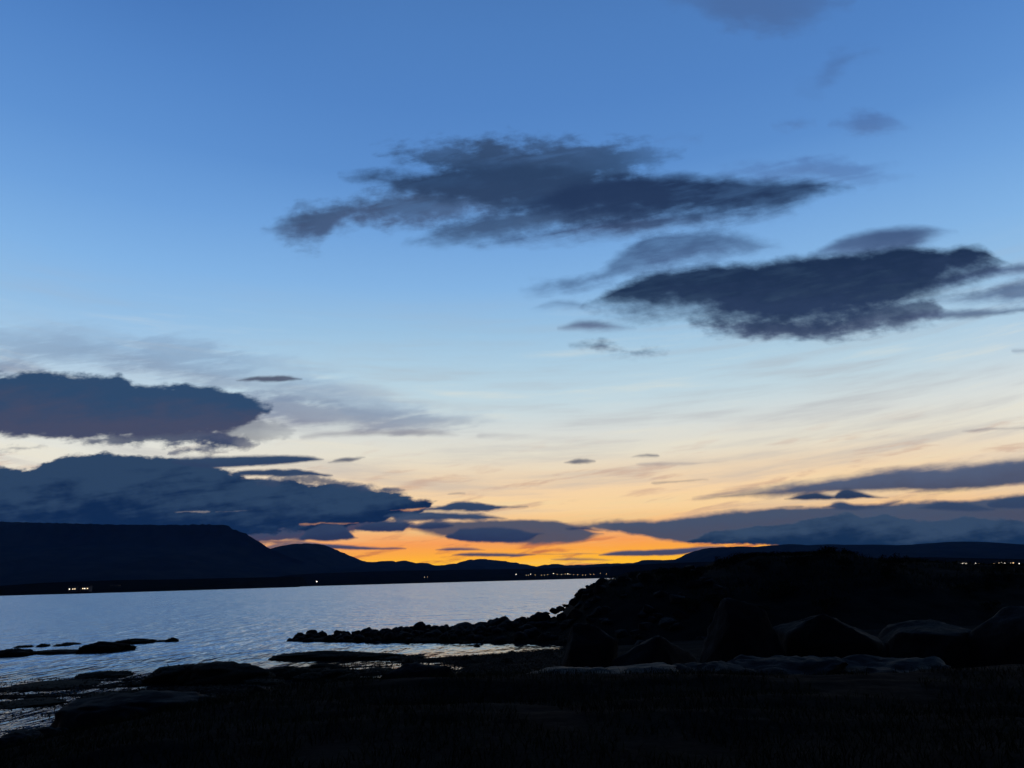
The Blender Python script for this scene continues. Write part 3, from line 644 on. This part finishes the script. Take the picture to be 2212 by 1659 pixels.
# skerries: low weed-covered rocks standing in the water on the left
SKERRIES = [(30, 1418, 74, 19, 'low black skerry cut by the left edge of the picture, nearest of its reef'),
            (100, 1412, 66, 8, 'thin flat ledge of weed just right of the leftmost skerry'),
            (150, 1411, 90, 9, 'long low ledge linking the skerries in the shallow water'),
            (216, 1410, 64, 24, 'domed skerry, tallest of the small reef in the water'),
            (258, 1406, 62, 19, 'rounded skerry leaning against the tallest skerry, on its far side'),
            (94, 1398, 24, 7, 'small bump of rock behind the long low ledge'),
            (136, 1396, 40, 5, 'flat sliver of rock barely clear of the water behind the ledge'),
            (158, 1393, 34, 5, 'smaller sliver of rock at the far end of the thin ledge'),
            (288, 1391, 62, 11, 'low skerry with a knob on its end, right of the domed one'),
            (372, 1387, 24, 11, 'lone round rock standing apart in open water, far end of the reef'),
            (352, 1387, 34, 4, 'thin strip of weed lying against the lone round rock'),
            (52, 1399, 40, 5, 'low strip of rock awash behind the leftmost skerry')]
for i, (px, py, wpx, hpx, label) in enumerate(SKERRIES):
    p = on_level(px, py - 1, 0.0); s = p.y * K
    o = put_rock(ROUND_WEED[i % 5], p.x, p.y, wpx * s * 1.12, wpx * s * 0.6 + 0.3, hpx * s * 0.95 + 0.15, rnd.uniform(-.25, .25), z=-0.12, name='skerry')
    tag(o, label, 'rock', 'skerries in the shallow bay')

# the spit
TR = [(649, 1367, 22), (674, 1361, 15), (686, 1363, 13), (698, 1362, 13), (731, 1361, 13), (746, 1359, 15), (770, 1357, 15), (795, 1356, 21), (812, 1358, 14), (832, 1359, 17), (865, 1353, 15), (890, 1348, 17),
      (906, 1347, 15), (924, 1351, 12), (940, 1351, 15), (963, 1345, 21), (985, 1350, 16), (1005, 1346, 32), (1026, 1344, 21), (1049, 1340, 22), (1078, 1332, 31), (1113, 1329, 36), (1145, 1328, 22), (1165, 1322, 18),
      (1180, 1319, 16), (1197, 1310, 19), (1210, 1309, 16), (1221, 1301, 18), (1238, 1290, 18), (1250, 1280, 15), (1260, 1271, 17), (1275, 1266, 16), (1288, 1259, 15), (1300, 1250, 18), (1318, 1247, 16), (1335, 1244, 14)]
for i, (px, py, w) in enumerate(TR):
    u, v = uv(px, py); y = float(spit_axis(u * 58.5)) if px < 1190 else 57.5
    p = at(px, py, y); ww = w * K * y * rnd.uniform(.95, 1.45); hh = ww * rnd.uniform(.6, .9)
    o = put_rock((ROUND + ANGULAR)[(i * 5) % 16], p.x, y, ww, ww * 1.05, hh, rnd.uniform(0, 6.28), z=p.z - hh * 0.74)
    if px == 1078: tag(o, 'big domed rock standing up largest on the crest of the spit', 'rock', 'rocks heaped along the spit')
    elif px == 1113: tag(o, 'broad hump-backed rock on the spit, right beside the big domed one', 'rock', 'rocks heaped along the spit')
    elif px == 649: tag(o, 'flat rock lying at the very tip of the spit', 'rock', 'rocks heaped along the spit')
    elif px == 1300: tag(o, 'knobbly rock against the water where the mound\'s flank meets the skyline', 'rock', 'rocks heaped along the spit')
    elif px < 800: tag(o, 'small black rock in the low row near the tip of the spit', 'rock', 'crest rocks near the tip of the spit')
    elif px < 1060: tag(o, 'black rock on the skyline of the spit, between its tip and the big domed rock', 'rock', 'crest rocks along the middle of the spit')
    elif px < 1215: tag(o, 'black rock on the crest between the hump-backed rock and the foot of the mound', 'rock', 'crest rocks at the landward end of the spit')
    else: tag(o, 'black rock on the edge of the mound where it climbs out of the water', 'rock', 'rocks climbing the left edge of the mound')
for i in range(190):
    x = -17.3 + 21.0 * (rnd.random() ** 0.85); k = (x + 17.5) / 22
    y0 = float(np.interp(x, [-17.3, -12.5, -7.5, -1.5, 3.2], [57.0, 54.8, 52.6, 50.6, 48.0])); y = y0 + (float(spit_axis(x)) + 0.6 - y0) * rnd.random() ** 0.8
    w = rnd.uniform(0.35, 0.75) + 0.5 * k * rnd.random()
    o = put_rock((ROUND + ANGULAR)[rnd.randrange(16)], x, y, w, w * rnd.uniform(.8, 1.2), w * rnd.uniform(.6, .9), rnd.uniform(0, 6.28), sink=w * 0.08)
    where = 'near the tip' if x < -10.5 else 'in the middle stretch' if x < -3.5 else 'by the landward end'
    tag(o, 'small dark stone on the near side of the spit, ' + where, 'stone', 'stones on the near side of the spit, ' + where)
# flank of the mound
for i in range(80):
    x = rnd.uniform(3.6, 13.0); y = rnd.uniform(41, 58.5)
    w = rnd.uniform(0.6, 1.35)
    o = put_rock(ANGULAR[rnd.randrange(9)], x, y, w, w * rnd.uniform(.8, 1.15), w * rnd.uniform(.7, 1.0), rnd.uniform(0, 6.28), sink=w * 0.12, tilt=(rnd.uniform(-.3, .3), rnd.uniform(-.3, .3)))
    where = 'low down by the inlet' if y < 47 else 'halfway up' if y < 53 else 'high up near the skyline'
    tag(o, 'dark angular stone piled on the flank of the mound, ' + where, 'stone', 'stones on the flank of the mound, ' + where)

# rocks and reefs between the bank and the inlet, all under weed
REEFS = [(372, 1476, 128, 45, 3.0, 'weed-covered boulder at the water, left half of the twin boulders'),
         (484, 1476, 142, 50, 3.0, 'weed-covered boulder at the water, right half of the twin boulders'),
         (690, 1424, 170, 17, 2.2, 'long low reef of weed across the mouth of the inlet'),
         (800, 1424, 150, 15, 2.0, 'low reef of weed at the mouth of the inlet, right-hand part'),
         (610, 1462, 100, 24, 1.6, 'rounded weed-covered hummock right of the twin boulders'),
         (720, 1466, 76, 25, 1.4, 'dark weed-covered hummock jutting into the shining pool'),
         (700, 1444, 52, 12, 1.0, 'small weed-covered rock in the pool beyond the hummocks'),
         (1105, 1413, 16, 7, .3, 'lone stone on the beach at the edge of the inlet'),
         (1030, 1396, 14, 6, .3, 'lone stone standing in the shining water of the inlet'),
         (215, 1462, 110, 12, 1.6, 'flat weedy rock awash left of the twin boulders'),
         (330, 1500, 60, 12, .8, 'small weedy rock on the tide flat behind the big left boulder')]
for i, (px, py, wpx, hpx, dep, label) in enumerate(REEFS):
    p = on_level(px, py, 0.02); s = p.y * K
    o = put_rock(ROUND_WEED[(i + 1) % 5], p.x, p.y + dep * 0.35, wpx * s * 1.15, max(dep, wpx * s * 0.3), hpx * s * 0.95 + 0.18, rnd.uniform(-.15, .15), z=-0.15, name='reef' if 'reef' in label else 'boulder')
    tag(o, label, 'rock')
for i, (px, py, wpx, hpx) in enumerate([(330, 1474, 40, 18), (352, 1470, 46, 30), (420, 1472, 60, 46), (445, 1476, 50, 34), (530, 1474, 52, 36), (556, 1476, 40, 22), (570, 1478, 70, 16), (640, 1466, 46, 24), (668, 1470, 50, 16), (748, 1474, 60, 22), (790, 1478, 50, 16),
                                        (625, 1424, 40, 8), (660, 1422, 60, 14), (740, 1424, 60, 17), (850, 1424, 60, 9), (890, 1420, 50, 6), (300, 1478, 40, 8), (690, 1452, 50, 10), (820, 1448, 60, 8), (240, 1500, 120, 8), (120, 1478, 150, 7), (60, 1520, 130, 8)]):
    p = on_level(px, py, 0.02); s = p.y * K
    o = put_rock(ROUND_WEED[i % 5], p.x, p.y + rnd.uniform(-.3, .5), wpx * s * 1.2, wpx * s, hpx * s * 0.95 + 0.14, rnd.uniform(0, 6.28), z=-0.12, name='boulder')
    tag(o, 'small ragged weed-covered rock crowded between the larger rocks by the pools', 'rock', 'weed-covered rocks by the pools')

# the big stones at the edge of the bank
def big_round(seed, flat=0.2, mat=None): return rounded_rock(seed, 5, 0.62, mat, flat)
def slab_rock(seed, mat=None):
    """a broad low slab with a gently hollowed, sloping top"""
    bm = bmesh.new(); bmesh.ops.create_icosphere(bm, subdivisions=5, radius=0.5)
    P = np.array([v.co[:] for v in bm.verts]); sg = np.sign(P); P = sg * np.abs(P * 2) ** 0.8 / 2
    P = P * (1 + 0.45 * pnoise(P, 2.2, seed))[:, None]
    top = 0.10 + 0.13 * fbm(P[:, 0] * 2.2 + seed, P[:, 1] * 2.2, 3, seed) + 0.07 * fbm(P[:, 0] * 9 + seed, P[:, 1] * 9, 3, seed + 2) + 0.10 * P[:, 1]
    P[:, 2] = np.where(P[:, 2] > top, top + (P[:, 2] - top) * 0.10, P[:, 2])
    P += (0.035 * pnoise(P, 7.0, seed + 4))[:, None] * np.array((1, 1, .6))
    P[:, 2] -= P[:, 2].min()
    for v, p in zip(bm.verts, P): v.co = p
    return bm_to_mesh('slab', bm, mat or M_SLAB)
NEAR = [  # photo x of middle, top y, width px, distance, depth m, height m, mesh, label
    (300, 1492, 360, 17.0, 2.6, 1.2, big_round(301, 0.22), 'big rounded boulder at the left, rising above the streaked tide flat'),
    (100, 1566, 90, 15.5, 0.9, 0.55, big_round(302), 'small rounded boulder low at the left, beside the bright pool'),
    (30, 1578, 110, 14.0, 1.0, 0.6, big_round(309), 'low rock at the bottom left corner below the bright pool'),
    (640, 1506, 300, 14.8, 2.2, 1.1, angular_rock(303, M_ROCK, 18, .7, .05, .16, fine=2), 'broad flat-topped boulder right of the big rounded one'),
    (560, 1474, 150, 19.5, 1.5, 0.9, angular_rock(310, fine=2), 'dark angular boulder wedged behind the broad flat-topped one'),
    (900, 1430, 150, 17.5, 1.8, 1.35, angular_rock(304, M_ROCK, 16, .9, .03, .3, [(.44, -.2, .3), (.46, -.2, -.3), (-.4, -.1, .26)], fine=2), 'squared block with an upright right-hand side, below the inlet'),
    (770, 1470, 120, 18.5, 1.4, 0.85, angular_rock(311, fine=2), 'angular boulder leaning on the left of the squared block'),
    (1070, 1462, 220, 13.8, 1.3, 0.5, slab_rock(305), 'pale flat slab lying left of the brightest slab'),
    (1300, 1440, 330, 13.2, 1.9, 0.60, slab_rock(306, M_WET), 'brightest wet slab, its flat top catching the sky'),
    (1530, 1432, 210, 14.0, 1.6, 0.70, slab_rock(307), 'wedge-shaped slab between the brightest slab and the curved one'),
    (1680, 1420, 270, 14.4, 1.9, 0.75, slab_rock(308), 'long curved slab with a pale upper edge, under the tall boulders'),
    (1900, 1420, 240, 14.2, 1.7, 0.70, slab_rock(312), 'flat wet slab farthest along the row on the right'),
    (1590, 1290, 190, 19.5, 2.0, 2.1, angular_rock(323, M_ROCK, 26, 1.0, .03, None, [(-.12, 0, .58)], fine=2), 'tall peaked boulder, left one of the pair before the mound'),
    (1770, 1322, 230, 20.0, 2.4, 1.8, angular_rock(324, M_ROCK, 24, .95, .03, .40, fine=2), 'tall blunt boulder, right one of the pair before the mound'),
    (1260, 1345, 130, 22.0, 1.9, 1.7, angular_rock(325, M_ROCK, 26, 1.0, .03, .40, fine=2), 'upright dark block standing where the spit joins the shore'),
    (2000, 1340, 230, 20.5, 2.3, 1.6, angular_rock(316, None, 24, fine=2), 'large dark boulder right of the pair of tall boulders'),
    (2180, 1310, 190, 19.0, 2.0, 2.0, angular_rock(317, None, 24, fine=2), 'large boulder cut by the right edge below the town lights'),
    (1420, 1372, 190, 21.0, 2.0, 1.2, angular_rock(318, None, 22, fine=2), 'mid-sized angular boulder left of the tall peaked boulder')]
for px, py, wpx, Y, dep, h, me, label in NEAR:
    p = at(px, py, Y)
    dim = np.array([v.co[:] for v in me.vertices]); ext = dim.max(0) - dim.min(0)
    w = wpx * K * Y
    o = bpy.data.objects.new('slab' if 'slab' in label else 'boulder', me); COL.objects.link(o)
    hh = max(h, p.z - gz(p.x, p.y) + 0.25)
    o.scale = (w / ext[0], dep / ext[1], hh / ext[2]); o.location = (p.x, Y, p.z - dim[:, 2].max() * hh / ext[2])
    tag(o, label, 'slab' if 'slab' in label else 'boulder')
for i in range(44):
    x = rnd.uniform(-10.5, 14.5); y = rnd.uniform(13.6, 17.5) + (1.0 if x > 3 else 0)
    w = rnd.uniform(0.5, 1.15)
    o = put_rock(ANGULAR[rnd.randrange(9)], x, y, w, w * rnd.uniform(.8, 1.15), w * rnd.uniform(.6, .8), rnd.uniform(0, 6.28), sink=w * 0.2, tilt=(rnd.uniform(-.3, .3), rnd.uniform(-.3, .3)))
    tag(o, 'dark armour stone wedged among the big stones at the edge of the grass bank', 'stone', 'armour stones at the edge of the bank')
for i in range(26):
    x = rnd.uniform(-9, 9); y = rnd.uniform(22, 46)
    if x < -8 + 0.0 * y: continue
    w = rnd.uniform(0.25, 0.6)
    o = put_rock(ROUND_WEED[rnd.randrange(5)], x, y, w, w, w * .7, rnd.uniform(0, 6.28), sink=w * 0.15)
    tag(o, 'small weedy stone lying on the low beach short of the inlet', 'stone', 'stones lying on the beach')

# ------------------------------------------------------------------ grass, seaweed, shrubs
def blades(name, X, Y, Z, H, Wd, lean, mat, seed, flat=0.0):
    """one narrow bent blade (two quads) for each point, joined: ground cover nobody could count"""
    g = np.random.default_rng(seed); n = len(X); a = g.uniform(0, 2 * np.pi, n); b = g.uniform(0, 2 * np.pi, n)
    cx, sx = np.cos(a) * Wd, np.sin(a) * Wd; lx, ly = np.cos(b) * lean, np.sin(b) * lean
    V = np.zeros((n, 6, 3))
    for k, (t, wd) in enumerate(((0, 1.0), (0.5, 0.75), (1.0, 0.15))):
        for s in (0, 1):
            sg = 1 if s else -1
            V[:, k * 2 + s, 0] = X + sg * cx * wd + lx * t * t
            V[:, k * 2 + s, 1] = Y + sg * sx * wd + ly * t * t
            V[:, k * 2 + s, 2] = Z + H * (t if not flat else np.sin(t * 3.0) * flat)
    F = np.array([[0, 1, 3, 2], [2, 3, 5, 4]])
    F = (F[None] + (np.arange(n) * 6)[:, None, None]).reshape(-1, 4)
    return tag(from_arrays(name, V.reshape(-1, 3), F, mat, smooth=False), kind='stuff')
g = np.random.default_rng(3)
n = 42000
r = 4.2 + 9.0 * g.random(n) ** 0.7; th = np.radians(g.uniform(-46, 46, n)); X, Y = np.sin(th) * r, np.cos(th) * r
keep = fbm(X * 0.7, Y * 0.7, 3, 70) > -0.35; X, Y = X[keep], Y[keep]
blades('grass', X, Y, height(X, Y) - 0.01, g.uniform(.04, .13, len(X)), g.uniform(.003, .006, len(X)), g.uniform(.02, .12, len(X)), M_GRASS, 8)
n = 26000
X = g.uniform(5, 48, n); Y = g.uniform(44, 66, n); Zt = height(X, Y); k = (Zt > 2.6) & (fbm(X * .5, Y * .5, 3, 77) > -0.2)
X, Y, Zt = X[k], Y[k], Zt[k]
blades('grass', X, Y, Zt - 0.02, g.uniform(.12, .34, len(X)), g.uniform(.012, .024, len(X)), g.uniform(.04, .2, len(X)), M_GRASS, 9)
n = 60000
X = g.uniform(-30, 4, n); Y = g.uniform(19, 56, n); Zt = height(X, Y); k = (Zt > -0.06) & (Zt < 0.5)
X, Y, Zt = X[k], Y[k], Zt[k]
RX, RY, RZ = [], [], []
bpy.context.view_layer.update()
for o in list(COL.objects):
    if o.type == 'MESH' and o.data in ROUND_WEED:
        co = np.array([v.co[:] for v in o.data.vertices]); M = np.array(o.matrix_world); wp = co @ M[:3, :3].T + M[:3, 3]
        wp = wp[wp[:, 2] > 0.03]; wp = wp[g.random(len(wp)) < 0.5]
        RX.append(wp[:, 0]); RY.append(wp[:, 1]); RZ.append(wp[:, 2] - 0.015)
nr = sum(len(a) for a in RX)
X = np.concatenate([X] + RX); Y = np.concatenate([Y] + RY); Zt = np.concatenate([Zt] + RZ)
blades('seaweed', X, Y, Zt.clip(-0.02) + 0.005, g.uniform(.03, .10, len(X)), g.uniform(.012, .03, len(X)), g.uniform(.10, .35, len(X)), M_WEED, 10, flat=0.7)

def shrub_meshes(seed, n_leaf=620):
    gg = np.random.default_rng(seed); k = 9
    cen = gg.normal(0, 1, (k, 3)) * (0.27, 0.27, 0.14) + (0, 0, 0.52); rad = gg.uniform(0.16, 0.30, k)
    c = gg.integers(0, k, n_leaf); d = gg.normal(0, 1, (n_leaf, 3)); d /= np.linalg.norm(d, axis=1)[:, None]
    P = cen[c] + d * (rad[c] * gg.uniform(.55, 1.1, n_leaf))[:, None]; P[:, 2] = P[:, 2].clip(0.06)
    a = gg.normal(0, 1, (n_leaf, 3)); a /= np.linalg.norm(a, axis=1)[:, None]; b = np.cross(a, gg.normal(0, 1, (n_leaf, 3))); b /= np.linalg.norm(b, axis=1)[:, None]
    s = gg.uniform(.03, .062, n_leaf)[:, None]
    V = np.stack([P - a * s, P + b * s * .55, P + a * s, P - b * s * .55], 1).reshape(-1, 3)
    F = np.arange(n_leaf * 4).reshape(-1, 4)
    bm = bmesh.new()
    for i in range(7):
        e = Vector(cen[i]); m = Matrix.Translation(e * 0.5) @ e.to_track_quat('Z', 'Y').to_matrix().to_4x4()
        bmesh.ops.create_cone(bm, segments=6, radius1=0.022, radius2=0.008, depth=e.length, matrix=m)
    return V, F, bm
SHRUBS = []
for i in range(6):
    V, F, bm = shrub_meshes(400 + i)
    root = empty('shrub', (0, -30 - i, 0))
    fo = from_arrays('foliage', V, F, M_LEAF, smooth=False, parent=root)
    st = mesh_obj('stem', bm_to_mesh('stem', bm, M_BARK), root)
    SHRUBS.append((root, [fo, st], [False]))
def put_shrub(i, x, y, w, h, rz, z=None, label=None, group=None, cat='shrub'):
    root, kids, used = SHRUBS[i % 6]
    if not used[0]: o = root; used[0] = True
    else:
        o = root.copy(); COL.objects.link(o)
        for c in kids:
            d = c.copy(); COL.objects.link(d); d.parent = o
    o.location = (x, y, (gz(x, y) if z is None else z) - 0.04 * h); o.scale = (w, w, h); o.rotation_euler = (0, 0, rz)
    return tag(o, label, cat, group)
def skyline_shrub(px, top, wpx, y, label, group=None, cat='shrub'):
    p = at(px, top, y); z = gz(p.x, y); h = max(0.35, p.z - z) / 0.9
    return put_shrub(rnd.randrange(6), p.x, y, wpx * K * y * 1.15, h, rnd.uniform(0, 6.28), z, label, group, cat)
for px, top, w, label in [(1868, 1208, 46, 'rounded dark bush first right of the mound, against the mountain'),
                          (1906, 1211, 36, 'small bush in the dip between two taller bushes right of the mound'),
                          (1962, 1204, 52, 'tallest dark bush on the skyline right of the mound'),
                          (1990, 1207, 40, 'dark bush touching the tallest bush on its right side'),
                          (2020, 1213, 40, 'low bush at the end of the row, beside the town lights'),
                          (1936, 1211, 36, 'low bush touching the tallest bush on its left side')]:
    skyline_shrub(px, top, w, 60.5, label, 'bushes on the skyline right of the mound', 'bush')
for px, top, w in [(1398, 1232, 34), (1424, 1228, 36), (1448, 1231, 26), (1468, 1229, 30), (1492, 1230, 26), (1512, 1229, 26), (1376, 1237, 28)]:
    skyline_shrub(px, top, w, 58.5, 'low rounded shrub on the level shoulder left of the mound top', 'shrubs on the shoulder of the mound')
for i in range(26):
    px = 1560 + i * 11.5 + rnd.uniform(-4, 4)
    top = np.interp(px, [1540, 1560, 1590, 1640, 1700, 1780, 1810, 1840, 1860], [1219, 1205, 1193, 1191, 1191.5, 1193, 1197, 1204, 1209])
    skyline_shrub(px, float(top) + rnd.uniform(-1, 3), rnd.uniform(18, 30), 58 + rnd.uniform(-1, 1), 'low scrubby shrub growing along the rounded top of the mound', 'shrubs along the top of the mound')
for i in range(36):
    x, y = rnd.uniform(8, 40), rnd.uniform(43, 55)
    put_shrub(i, x, y, rnd.uniform(.8, 1.6), rnd.uniform(.5, 1.0), rnd.uniform(0, 6.28), None, *(('dark shrub on the near slope below the rounded top of the mound', 'shrubs on the slope below the mound top') if x < 24 else ('dark shrub on the near slope below the row of skyline bushes', 'shrubs on the slope below the skyline bushes')))
for i in range(14):
    px = 2050 + i * 19
    skyline_shrub(px, 1229 + rnd.uniform(-2, 2), rnd.uniform(26, 40), 61 + rnd.uniform(-1, 1), 'low dark shrub on the ridge just below the town lights', 'shrubs below the town lights')

# ------------------------------------------------------------------ lights across the bay: houses and lamps
WARM, WHITE, AMBER = lamp_mat('lit_window_warm', (1.0, 0.76, 0.46), 2.0), lamp_mat('lit_window_white', (1.0, 0.88, 0.70), 2.6), lamp_mat('lamp_amber', (1.0, 0.62, 0.28), 3.4)
LAMP_W = lamp_mat('lamp_white', (1.0, 0.90, 0.76), 5.5)
def box_bm(bm, x0, x1, y0, y1, z0, z1):
    v = [bm.verts.new((x, y, z)) for z in (z0, z1) for y in (y0, y1) for x in (x0, x1)]
    for f in ((0, 2, 3, 1), (4, 5, 7, 6), (0, 1, 5, 4), (2, 6, 7, 3), (0, 4, 6, 2), (1, 3, 7, 5)): bm.faces.new([v[i] for i in f])
def house(x, y, z, w, d, h, rf, windows, label, group, rz=0.0):
    """windows: (x offset, z, width, height, material) on the side facing the bay; the house stands into the ground"""
    root = empty('house', (x, y, z), rz)
    bm = bmesh.new(); box_bm(bm, -w / 2, w / 2, 0, d, -2.5, h); mesh_obj('wall', bm_to_mesh('wall', bm, M_WALL, False), root)
    bm = bmesh.new(); e = 0.4
    v = [bm.verts.new(q) for q in ((-w / 2 - e, -e, h), (w / 2 + e, -e, h), (w / 2 + e, d + e, h), (-w / 2 - e, d + e, h), (-w / 2 - e, d / 2, h + rf), (w / 2 + e, d / 2, h + rf))]
    for f in ((0, 1, 5, 4), (2, 3, 4, 5), (0, 4, 3), (1, 2, 5), (3, 2, 1, 0)): bm.faces.new([v[i] for i in f])
    mesh_obj('roof', bm_to_mesh('roof', bm, M_ROOF, False), root)
    for ox, oz, ww, wh, mt in windows:
        bm = bmesh.new(); box_bm(bm, ox - ww / 2, ox + ww / 2, -0.12, 0.05, oz, oz + wh); mesh_obj('window', bm_to_mesh('window', bm, mt, False), root)
    return tag(root, label, 'house', group)
def house_at(px_list, py, Y, label, group, mats, size=2.2, h=5.0):
    """a house whose lit windows are sighted at the photo x positions px_list"""
    P = [at(px, py, Y) for px in px_list]; xs_ = [p.x for p in P]; mid = (min(xs_) + max(xs_)) / 2; w = max(9.0, max(xs_) - min(xs_) + 5)
    zb = P[0].z - 2.2
    return house(mid, Y, zb, w, 8.0, h, 2.4, [(x - mid, 1.3, size, size * 0.8, mats[i % len(mats)]) for i, x in enumerate(xs_)], label, group)
GL = 'farmhouses on the left shore'
house_at([150, 157.5, 162], 1272.0, 1105, 'farmhouse with three lit windows, leftmost on the far left shore', GL, [WHITE, WARM, WARM], 1.4)
house_at([166.5], 1271.6, 1108, 'small outbuilding with one dim window between the two lit farmhouses', GL, [WARM], 1.1, 3.6)
house_at([179, 183, 189], 1271.0, 1112, 'farmhouse with a long bright row of windows on the left shore', GL, [WARM, WHITE, WARM], 1.5)
house_at([241, 247, 253], 1267.6, 1420, 'farmhouse set higher, its windows lit apart, right of the bright row', GL, [WARM, AMBER, WARM], 1.6)
house_at([428], 1262.6, 1900, 'far cottage with a single faint window under the mesa', GL, [AMBER], 1.6, 4)
def lamp_meshes(head, mat):
    bm = bmesh.new(); bmesh.ops.create_cone(bm, segments=8, radius1=0.16, radius2=0.10, depth=8.0, cap_ends=True, matrix=Matrix.Translation((0, 0, 2.0)))
    bm2 = bmesh.new(); bmesh.ops.create_cone(bm2, segments=10, radius1=head * 0.5, radius2=head * 0.35, depth=head * 0.8, cap_ends=True, matrix=Matrix.Translation((0, 0, 6.0 + head * 0.4)))
    return bm_to_mesh('pole', bm, M_POLE), bm_to_mesh('lamp_head', bm2, mat)
LM = {}
def lamp(px, py, Y, kind, label, group):
    head, mat = {'big': (2.6, LAMP_W), 'white': (1.9, LAMP_W), 'warm': (1.7, WARM), 'amber': (1.3, AMBER)}[kind]
    if kind not in LM: LM[kind] = lamp_meshes(head, mat)
    p = at(px, py, Y); root = empty('street_lamp', (p.x, p.y, p.z - 6.0 - head * 0.4))
    mesh_obj('pole', LM[kind][0], root); mesh_obj('lamp_head', LM[kind][1], root)
    return tag(root, label, 'lamp', group)
lamp(684, 1256.2, 2150, 'big', 'lone bright white lamp on the low point across the bay', None)
lamp(917, 1246.5, 2600, 'warm', 'faint lamp, left of a close pair on the far shore under the hills', 'close pair of faint lamps')
lamp(923.5, 1246.2, 2620, 'amber', 'faint lamp, right of a close pair on the far shore under the hills', 'close pair of faint lamps')
GT = 'lamps of the town across the bay'
TOWN = [(1114.8, 1240.6, 'white'), (1137, 1242.5, 'warm'), (1141, 1242.6, 'amber'), (1146, 1240.2, 'white'), (1156, 1242, 'amber'), (1170, 1242.4, 'amber'), (1176, 1242.2, 'warm'), (1183, 1241.4, 'amber'), (1196, 1238.8, 'white'), (1204, 1241, 'amber'),
        (1213, 1241, 'warm'), (1221, 1240, 'amber'), (1226.5, 1239.6, 'white'), (1231, 1240.6, 'warm'), (1239, 1241.6, 'amber'), (1248, 1241.6, 'amber'), (1259, 1242.2, 'amber'), (1265, 1242.2, 'warm'), (1275, 1240.6, 'amber'), (1283, 1240.6, 'amber'), (1297, 1238.4, 'amber'), (1310, 1239.6, 'amber')]
for i, (px, py, k) in enumerate(TOWN):
    lab = {'white': 'bright white lamp in the thin string of town lights across the bay', 'warm': 'warm lamp in the thin string of town lights across the bay', 'amber': 'dim amber lamp in the thin string of town lights across the bay'}[k]
    if i == 0: lab = 'bright white lamp set apart at the left end of the string of town lights'
    lamp(px, py, 2720 + 35 * (i % 5), k, lab, GT)
for px, py, k, lab in [(1548, 1222, 'amber', 'dim lamp just left of the mound top, low on the far hill'), (1404, 1236.5, 'amber', 'dim lamp peeping over the shrubs on the shoulder of the mound'), (1530, 1227.5, 'amber', 'dimmest lamp low beside the left slope of the mound')]:
    lamp(px, py, 2500, k, lab, 'scattered dim lamps by the mound')
GH = 'lit buildings of the town on the right'
house_at([2034, 2040, 2046], 1221.6, 1250, 'low town building with a dim strip of windows, nearest the bushes', GH, [WARM, WHITE, WARM], 2.2)
house_at([2078, 2083, 2088], 1218.4, 1300, 'brightly lit white town building, higher of the two left ones', GH, [WHITE, WHITE, WHITE], 3.2, 6)
house_at([2088, 2092], 1227.0, 1150, 'lit town building low on the shore below the brightest one', GH, [WHITE, WARM], 2.4)
house_at([2128, 2133], 1227.0, 1155, 'small lit town building left of the floodlit white one', GH, [WARM, WARM], 2.0)
house_at([2139, 2143], 1226.4, 1160, 'floodlit white town building low beside the ridge on the right', GH, [WHITE, WHITE], 3.4, 6)
house_at([2158, 2163], 1216.2, 1420, 'town building on the upper row with two warm windows', GH, [WARM, WHITE], 2.2)
house_at([2184, 2189], 1216.4, 1430, 'town building on the upper row, farther right, with two warm windows', GH, [WARM, AMBER], 2.2)
for px, py, k, lab in [(2060, 1219.6, 'warm', 'warm town lamp between the dim strip and the brightest building'), (2107, 1217, 'white', 'white town lamp just right of the brightest building'), (2116, 1218, 'amber', 'amber town lamp in the middle of the upper row'),
                       (2146, 1217.6, 'amber', 'amber town lamp above the floodlit building'), (2170, 1216, 'white', 'white town lamp between the two upper buildings'), (2176, 1218.5, 'warm', 'warm town lamp just below the upper row'),
                       (2202, 1217.4, 'white', 'white town lamp last before the right edge'), (2209, 1219, 'amber', 'amber town lamp touching the right edge')]:
    lamp(px, py, 1380, k, lab, 'lamps of the town on the right')

# ------------------------------------------------------------------ air
def haze_box():
    x0, x1, y0, y1, z0, z1 = -14000, 16000, -2500, 15200, -14.0, 1010.0
    v = [(x, y, z) for z in (z0, z1) for y in (y0, y1) for x in (x0, x1)]
    f = [(0, 2, 3, 1), (4, 5, 7, 6), (0, 1, 5, 4), (2, 6, 7, 3), (0, 4, 6, 2), (1, 3, 7, 5)]
    m = bpy.data.materials.new('haze_air'); m.use_nodes = True
    nt = m.node_tree; nt.nodes.clear()
    out = nt.nodes.new('ShaderNodeOutputMaterial'); p = nt.nodes.new('ShaderNodeVolumePrincipled')
    p.inputs['Color'].default_value = (0.13, 0.42, 1.0, 1)
    p.inputs['Density'].default_value = 1.6e-5
    p.inputs['Anisotropy'].default_value = 0.0
    nt.links.new(p.outputs[0], out.inputs['Volume'])
    try: m.cycles.homogeneous_volume = True
    except Exception: pass
    o = from_arrays('haze', v, f, m, smooth=False)
    tag(o, kind='stuff')
haze_box()
